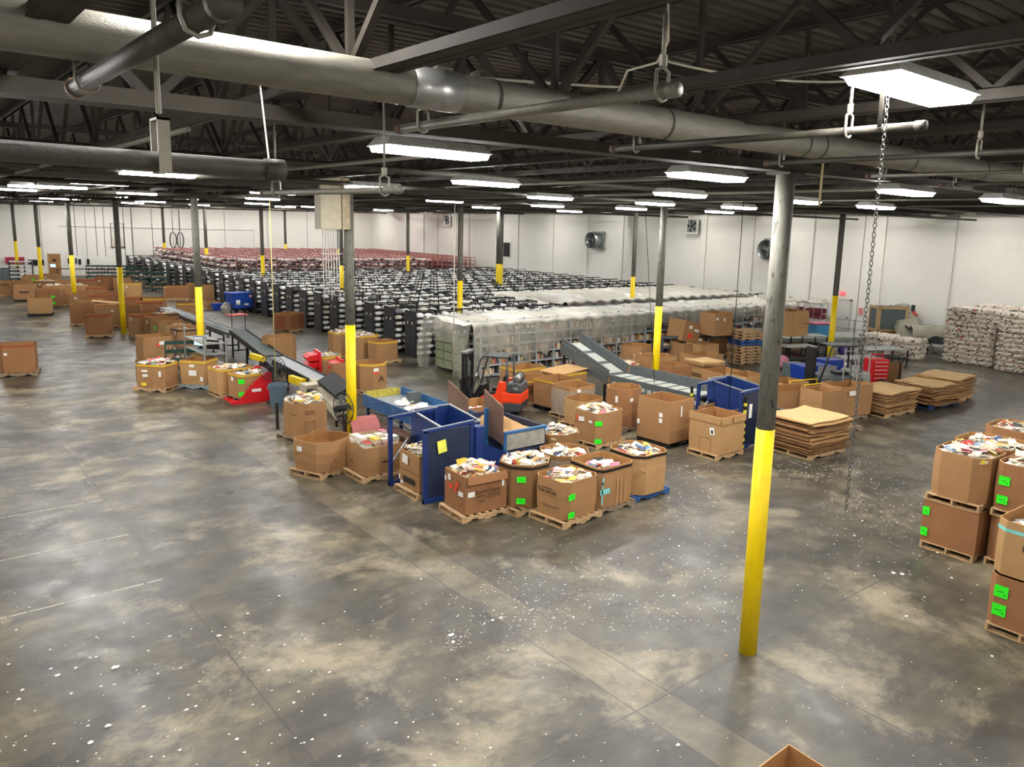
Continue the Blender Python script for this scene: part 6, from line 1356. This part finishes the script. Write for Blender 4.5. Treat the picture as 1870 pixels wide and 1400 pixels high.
p = G(1462, 652, 0); tag(MB().tube([(0, 0, 0), (0, 0, .2)], [.28, .3], 14).build('red_bucket', mat('faded red bucket', '#a8423c', .5), None, loc=(p.x, p.y, .0)), 'small faded red bucket left of the sky blue tub', 'bucket')
# grey cage trolleys with red crates at the wall
for k, (x, y, lab) in enumerate(((33.6, 20.8, 'left wire cage trolley with dark red crates before the wall'), (33.9, 19.4, 'right wire cage trolley with dark red crates before the wall'))):
    t = clutter(x, y, 0, 8, lab, 'trolley', 'cage_trolley'); q = MB(); q.box(0, 0, 0, .06, .06, .12); q.box(.84, 1.04, 0, .9, 1.1, .12)
    for xx in (0, .9):
        for yy in (0, .5, 1.1): q.bar((xx, yy, .1), (xx, yy, 1.95), .03)
        for zz in (.3, 1.0, 1.9): q.bar((xx, 0, zz), (xx, 1.1, zz), .03)
    q.bar((0, 0, 1.9), (.9, 0, 1.9), .03); q.bar((0, 1.1, 1.9), (.9, 1.1, 1.9), .03); q.build('cage', mat('silver wire cage', '#a9a7a2', .4, .5), t)
    for z in (.4, .95, 1.3): MB().box(.05, .05, z, .85, 1.05, z+.28).build('crate', mat('dark red crate', '#6e1f2a', .6), t)
    tarp_ = crumple('plastic_cover', x-.15, y-.1, x+1.0, y+1.2, 1.95, .28, M_film, 'crumpled clear cover on top of the %s wire cage trolley' % ('left', 'right')[k], 'cover', 30+k, 6)
# second forklift frame amid the clutter
p = G(1522, 728, 0); t = thing('parked_truck', (p.x, p.y, 0), radians(150), 'grey forklift with roof frame parked in the middle of the clutter', 'forklift')
MB().box(-.9, -.5, .3, .9, .5, .95).build('body', M_grayp, t, bevel=.08); MB().prism([(-.9, .3), (-1.2, .5), (-1.1, 1.1), (-.5, 1.1), (-.4, .9)], -.5, .5, 'y').build('counterweight', mat('pale grey paint', '#8e918c', .5), t, bevel=.05)
for s_ in (-.45, .45): MB().tube([(.9, s_, .7), (.5, s_, 2.05), (-.7, s_, 2.05), (-.75, s_, .9)], .04, 8).build('guard_post', M_grayd, t, smooth=True)
MB().box(-.7, -.45, 2.03, .5, .45, 2.07).build('roof', M_grayp, t); MB().box(-.4, -.25, .95, .1, .25, 1.05).build('seat', M_blackm, t, bevel=.03)
for xx in (.65, -.7):
    for yy in (-.45, .45): MB().tube([(xx, yy-.1, .25), (xx, yy+.1, .25)], .25, 16).build('wheel', M_tyre, t)
MB().box(1.0, -.3, .1, 1.1, .3, 1.95).build('mast', M_blackm, t)
# tool chest, blue tubs, balls, chairs, trolleys
p = G(1588, 716, 0); t = thing('tool_chest', (p.x, p.y, 0), radians(-28), 'tall bright red drawer chest at the right side of the clutter', 'tool chest'); MB().box(0, 0, .08, .75, .6, 1.3).build('body', M_red, t, bevel=.03)
for k in range(7): MB().box(.05, -.03, .15+.155*k, .7, 0, .28+.155*k).build('drawer', M_red, t); MB().box(.1, -.05, .25+.155*k, .65, -.03, .27+.155*k).build('drawer_handle', M_white, t)
MB().tube([(.1, .3, 1.3), (.1, .3, 1.45), (.65, .3, 1.45), (.65, .3, 1.3)], .03, 8).build('top_handle', M_red, t)
M_bl2 = mat('cobalt plastic', '#173a94', .45)
for px, py, s_, m_, lab, kind in ((1470, 700, (1.3, .9, .7), 'cobalt plastic', 'deep blue tote left of the grey forklift', 'tote'), (1508, 692, (.9, .8, .8), 'cobalt plastic', 'deep blue tote just behind the first one', 'tote'), (1532, 716, (1.0, .7, .5), 'cobalt plastic', 'low deep blue tote by the green-blue ball', 'tote'), (1445, 690, (.7, .6, .6), 'grey plastic tub', 'small grey tub with a white handle right of the column', 'tub')):
    p = G(px, py, 0); o = MB().prism([(0, 0), (s_[0], 0), (s_[0]*1.08, s_[2]), (-s_[0]*.08, s_[2])], 0, s_[1], 'y').build(kind, mat(m_, '#173a94'), None, loc=p, rz=-.3, bevel=.03); tag(o, lab, kind)
p = G(1482, 703, 0); t = thing('metal_panel', (p.x, p.y-.25, 0), radians(-20), 'grey square metal panel leaning on the deep blue tote', 'panel'); MB().box(0, 0, 0, .9, .03, .8).build('panel', mat('pale grey paint', '#8e918c', .5), t)
def ball(px, py, r, m, label, sq=1):
    p = G(px, py, 0); q = MB(); n1, n2 = 16, 10; v = []
    for j in range(n2+1):
        for i in range(n1): th, ph = pi*j/n2, 2*pi*i/n1; v.append((r*sin(th)*cos(ph), r*sin(th)*sin(ph), r+r*sq*cos(th)))
    q.add(v, [(j*n1+i, (j+1)*n1+i, (j+1)*n1+(i+1) % n1, j*n1+(i+1) % n1) for j in range(n2) for i in range(n1)]); tag(q.build('ball', m, None, smooth=True, loc=p), label, 'ball')
ball(1554, 722, .3, M_bl2, 'dark blue ball behind the torn carton'); ball(1543, 722, .26, mat('teal ball', '#1f8f96', .4), 'teal ball beside the dark blue one'); ball(1516, 712, .36, mat('pale pink plastic', '#c9a3ad', .5), 'pale pink round bundle in the clutter'); ball(1598, 722, .26, M_red, 'red round bag at the foot of the red chest', 1); ball(1610, 718, .28, M_blackm, 'black round bag right of the red chest'); ball(1540, 650, .3, mat('violet bag', '#5a4a9c', .6), 'violet bag hanging behind the grey forklift'); ball(1570, 735, .26, mat('grey bundle', '#8f8f8a', .8), 'grey bundle before the red chest', 1); ball(1428, 672, .3, mat('rose bag', '#c47a8a', .7), 'rose coloured bag just right of the nearest column')
def frame_table(px, py, w, d, h, rz, label, items=0, m=None):
    p = G(px, py, 0); t = thing('frame_table', (p.x, p.y, 0), radians(rz), label, 'table'); m = m or M_blackm
    for xx in (0, w):
        for yy in (0, d): MB().box(xx-.025, yy-.025, 0, xx+.025, yy+.025, h).build('leg', m, t)
    for zz in (.35, h): MB().box(-.03, -.03, zz-.02, w+.03, d+.03, zz+.02).build('shelf', m if zz < h else MATS['pale grey paint'], t)
    return t
frame_table(1437, 672, 1.6, .9, .95, -22, 'black frame table behind the blue totes'); frame_table(1462, 660, 1.4, .9, 1.2, -22, 'taller black frame table with a white top in the clutter'); frame_table(1545, 690, 1.8, 1.0, .8, -25, 'long grey-topped bench right of the grey forklift', m=M_rail); frame_table(1580, 668, 2.2, 1.1, .75, -28, 'brown-topped bench beside the pallet jack')
for px, py, h, lab in ((1535, 735, 2.0, 'left slim steel stand before the grey forklift'), (1560, 740, 1.9, 'right slim steel stand before the grey forklift'), (1577, 690, 2.0, 'slim steel stand left of the red chest')):
    p = G(px, py, 0); t = thing('steel_stand', (p.x, p.y, 0), radians(-20), lab, 'stand')
    for xx in (0, .5): MB().tube([(xx, 0, 0), (xx, 0, h)], .025, 6).build('post', MATS['silver wire cage'], t)
    for zz in (.4, h*.6, h-.1): MB().tube([(0, 0, zz), (.5, 0, zz)], .02, 6).build('rung', MATS['silver wire cage'], t)
rs = random.Random(8)
for k in range(38):
    px, py = rs.uniform(1515, 1580), rs.uniform(668, 738); p = G(px, py, 0); s_ = rs.uniform(.12, .34)
    me = rs.choice(single); o = link_mesh('scrap_bundle', me, None, (p.x, p.y, rs.choice((0, .0, .36, .82))), (rs.gauss(0, .3), rs.gauss(0, .3), rs.uniform(0, 6)), (s_*4, s_*3, s_*5)); o.location.z = 0; o.rotation_euler = (0, 0, o.rotation_euler.z); tag(o, 'small grey and white odds and ends piled around the grey forklift', 'scrap', 'odds and ends around the grey forklift')
p = G(1640, 708, 0); t = thing('pallet_jack', (p.x, p.y, 0), radians(-25), 'pallet jack with upright black handle right of the bench', 'pallet jack')
MB().tube([(0, 0, .2), (0, 0, 1.05)], .035, 8).build('handle_shaft', M_blackm, t); MB().tube([(.16*cos(a), 0, 1.2+.16*sin(a)) for a in [2*pi*k/14 for k in range(14)]], .02, 6, closed=True).build('handle_loop', M_blackm, t); MB().box(-.25, -.1, .05, .25, .25, .25).build('pump_body', M_blackm, t, bevel=.02)
for s_ in (-.27, .1): MB().box(s_, .2, .06, s_+.16, 1.35, .12).build('fork', M_blackm, t)
p = G(1614, 712, 0); tag(MB().box(0, 0, 0, 1.4, .05, 1.0).build('brown_panel', M_card[3], None, loc=(p.x, p.y+.6, 0), rz=-.5), 'upright brown board between red chest and pallet jack', 'board')
# yellow frame cart
p = G(1466, 752, 0); t = thing('yellow_cart', (p.x, p.y, 0), radians(-12), 'yellow tube frame cart behind the first cardboard stack', 'cart')
for yy in (0, .7): MB().tube([(0, yy, .1), (0, yy, .95), (1.3, yy, .95), (1.3, yy, .1)], .022, 8).build('side_frame', M_yel, t, smooth=True)
MB().box(0, 0, .18, 1.3, .7, .24).build('deck', M_card[2], t); MB().box(.02, -.01, .25, .6, .02, .85).build('board', M_card[0], t); MB().box(.72, .05, .25, 1.25, .08, .75).build('board', M_card[0], t)
# grey slide right of the nearest column
t = clutter(10.6, 5.95, 0, -8, 'grey sheet metal slide right of the nearest column', 'slide', 'slide'); q = MB(); q.add([(0, 0, .95), (0, 1.0, .95), (1.5, 1.0, .3), (1.5, 0, .3), (0, 0, .9), (0, 1, .9), (1.5, 1, .25), (1.5, 0, .25)], [(0, 3, 2, 1), (4, 5, 6, 7), (0, 4, 7, 3), (3, 7, 6, 2), (2, 6, 5, 1), (1, 5, 4, 0)]); q.build('sheet', mat('worn grey panel', '#a4a197'), t)
for xx, yy, z in ((.1, .05, .85), (.1, .9, .85), (1.4, .05, .3), (1.4, .9, .3)): MB().box(xx, yy, 0, xx+.05, yy+.05, z).build('leg', M_blackm, t)
# ================================================================ floor: paint lines and paper scraps
M_pline = mat('worn white floor paint', '#bdb8a8', .7, var=.2)
for k, (y, x0) in enumerate(((7.42, -9.2), (9.8, -9.6), (12.12, -9.9))):
    rnd = random.Random(k); q = MB(); x = x0
    while x < -5.95:
        l = rnd.uniform(.12, .5); q.box(x, y-.018*rnd.uniform(.5, 1), .001, min(x+l, -5.95), y+.018*rnd.uniform(.5, 1), .003); x += l+rnd.uniform(.01, .05)
    o = q.build('floor_line', M_pline, None); tag(o, ('nearest', 'middle', 'farthest')[k]+' of the worn white dashed lines painted on the left floor', 'floor marking')
def scrap_mesh(rnd, s):
    n = rnd.choice((4, 5, 5, 6)); a0 = rnd.random()*6; q = MB(); pts = [(s*rnd.uniform(.5, 1)*cos(a0+2*pi*k/n), s*rnd.uniform(.35, .8)*sin(a0+2*pi*k/n), rnd.uniform(.004, .004+s*.25)) for k in range(n)]
    q.add(pts+[(x, y, .001) for x, y, z in pts], [tuple(range(n)), tuple(range(2*n-1, n-1, -1))]+[(k, (k+1) % n, n+(k+1) % n, n+k) for k in range(n)]); return q
rnd = random.Random(77); M_scr = mat('white paper scrap', '#e9e7e0', .8, var=.04)
big = [(105,1233),(138,1220),(211,1219),(197,1326),(452,1120),(490,1224),(602,1227),(545,1263),(400,1161),(310,1162),(824,1160),(828,1172),(900,1132),(885,1138),(915,1128),(769,1057),(648,1077),(510,1088),(990,966),(1230,1088),(1315,1060),(1047,1127),(1605,1026),(1632,1046),(1648,1048),(1712,1009),(1560,978),(1575,951),(1655,1125),(1738,1055),(1785,1068),(1788,1258),(1326,1197),(1238,1360),(1812,1198),(1115,1020),(1165,1018),(16,1213),(35,1277),(165,1356),(262,1290),(536,1283),(340,1296),(432,1350),(328,1370),(40,1260),(1325,1100),(1240,997)]
for px, py in big:
    p = G(px, py, 0); s = rnd.uniform(.025, .045)*(1.6 if py in (1326, 1046, 1048, 1160, 1219) else 1)
    o = scrap_mesh(rnd, s).build('paper_scrap', M_scr if (px, py) != (1326, 1197) else M_card[2], None, loc=(p.x, p.y, 0)); tag(o, 'torn white paper scrap lying on the open grey floor in front' if (px, py) != (1326, 1197) else 'torn brown cardboard scrap on the floor right of the nearest column', 'paper scrap', 'torn paper scraps on the front floor' if (px, py) != (1326, 1197) else None)
q = MB(); 
def scatter(n, fx, smin=.006, smax=.022):
    for _ in range(n):
        px, py = fx(); p = G(px, py, 0)
        if p.x > 30 or p.y > 40: continue
        s = rnd.uniform(smin, smax); a0 = rnd.random()*6; k = rnd.choice((3, 4, 4)); q.add([(p.x+s*rnd.uniform(.6, 1)*cos(a0+2*pi*i/k), p.y+s*rnd.uniform(.4, .9)*sin(a0+2*pi*i/k), .004) for i in range(k)], [tuple(range(k))])
scatter(170, lambda: (rnd.uniform(0, 900), rnd.uniform(1080, 1400)), .006, .03); scatter(260, lambda: (rnd.gauss(910, 60), rnd.gauss(1100, 45)), .004, .02); scatter(60, lambda: (rnd.gauss(830, 18), rnd.gauss(1165, 12)), .004, .02)
scatter(420, lambda: (rnd.uniform(930, 1370), rnd.uniform(930, 1150))); scatter(420, lambda: (rnd.gauss(1600, 70), rnd.gauss(900, 60)), .008, .026); scatter(260, lambda: (rnd.gauss(1490, 60), rnd.gauss(840, 18)), .012, .035); scatter(200, lambda: (rnd.uniform(1400, 1860), rnd.uniform(760, 1100)), .008, .028)
scatter(180, lambda: (rnd.gauss(1250, 60), rnd.gauss(890, 40)), .008, .03); scatter(120, lambda: (rnd.uniform(935, 1860), rnd.uniform(1100, 1400)), .005, .016); scatter(150, lambda: (rnd.gauss(1790, 40), rnd.gauss(690, 12)), .02, .07); scatter(130, lambda: (rnd.uniform(1590, 1710), rnd.gauss(640, 8)), .02, .07)
tag(q.build('paper_confetti', M_scr, None), 'countless tiny white paper bits strewn over the warehouse floor', 'paper bits', None, 'stuff')
# ================================================================ settle: neighbouring cartons that touch are nudged apart on the floor
def _rect(r, grow=0.0):
    M = Matrix.Rotation(r['rz'], 2); w, d = r['w'], r['d']
    c = [(-.02, -.02), (w+.02, -.02), (w+.02, d+.02), (-.02, d+.02)]
    return [r['p']+M @ Vector(q) for q in c]
def _mtv(A, B):
    best = None
    for P in (A, B):
        for i in range(len(P)):
            e = P[(i+1) % len(P)]-P[i]
            if e.length < 1e-6: continue
            n = Vector((-e.y, e.x)).normalized(); a = [n.dot(v) for v in A]; b = [n.dot(v) for v in B]
            o = min(max(a), max(b))-max(min(a), min(b))
            if o <= 0: return None
            if best is None or o < best[0]: best = (o, n if sum(a)/len(a) > sum(b)/len(b) else -n)
    return best
for a in REG:
    a['off'] = Vector((0, 0))
    if a['z0'] > .3: a['fix'] = True
    for b in REG:
        if b is not a and b['z0'] > .3 and (b['p']-a['p']).length < .9 and a['z0'] < .3: a['fix'] = True
    if any(s_ in a['label'] for s_ in ('square carton', 'inside the blue frame', 'tucked inside', 'bottom picture')): a['fix'] = True
OBST = [[Vector((j*BAYX+x, i*BAYY+y)) for x, y in ((-.15, -.15), (.15, -.15), (.15, .15), (-.15, .15))] for (i, j) in collab]
for x0, y0, x1, y1 in ((-.62, 7.9, 1.25, 9.6), (8.72, 6.6, 10.7, 8.5), (1.45, 10.7, 2.8, 14.9), (9.7, 8.9, 10.75, 15.6), (1.9, 8.45, 3.25, 10.4), (8.0, 18.8, 30.3, 22.7), (8.7, 24.2, 34.5, 55), (1.2, 18.2, 2.4, 28.7), (2.3, 28.7, 3.1, 41), (4.6, 13.0, 6.6, 15.2)):
    OBST.append([Vector((x0, y0)), Vector((x1, y0)), Vector((x1, y1)), Vector((x0, y1))])
for it in range(60):
    mx = 0
    for i, a in enumerate(REG):
        if a['label'] == 'skip': continue
        ra = _rect(a)
        for b in REG[i+1:]:
            if (a['p']-b['p']).length > 3.2 or a['z1'] < b['z0']+.02 or b['z1'] < a['z0']+.02 or (a['fix'] and b['fix']): continue
            m = _mtv(ra, _rect(b))
            if m and m[0] > .004:
                mx = max(mx, m[0]); k = m[1]*m[0]
                fa, fb = (0, 1) if a['fix'] else ((1, 0) if b['fix'] else (.5, .5))
                a['p'] += k*fa; a['off'] += k*fa; b['p'] -= k*fb; b['off'] -= k*fb; ra = _rect(a)
        if not a['fix']:
            for o_ in OBST:
                m = _mtv(_rect(a), o_)
                if m and m[0] > .004: a['p'] += m[1]*m[0]; a['off'] += m[1]*m[0]
    if mx < .01: break
_all = list(COL.objects)
for a in REG:
    if a['off'].length > .002:
        if a['off'].length > .25 and DEBUG: print('MOVED %.2f' % a['off'].length, a['label'])
        for o in _all[a['n'][0]:a['n'][1]]:
            if o.parent is None: o.location.x += a['off'].x; o.location.y += a['off'].y
# ---------------------------------------------------------------- world and view
w = bpy.data.worlds.new('world'); SC.world = w; w.use_nodes = True
w.node_tree.nodes['Background'].inputs[0].default_value = (.6, .65, .75, 1); w.node_tree.nodes['Background'].inputs[1].default_value = .02
vs = SC.view_settings; vs.view_transform = 'Standard'; vs.look = 'None'; vs.exposure = 0.0; vs.gamma = 1; vs.use_curve_mapping = False
SC.cycles.max_bounces = 6; SC.cycles.diffuse_bounces = 4
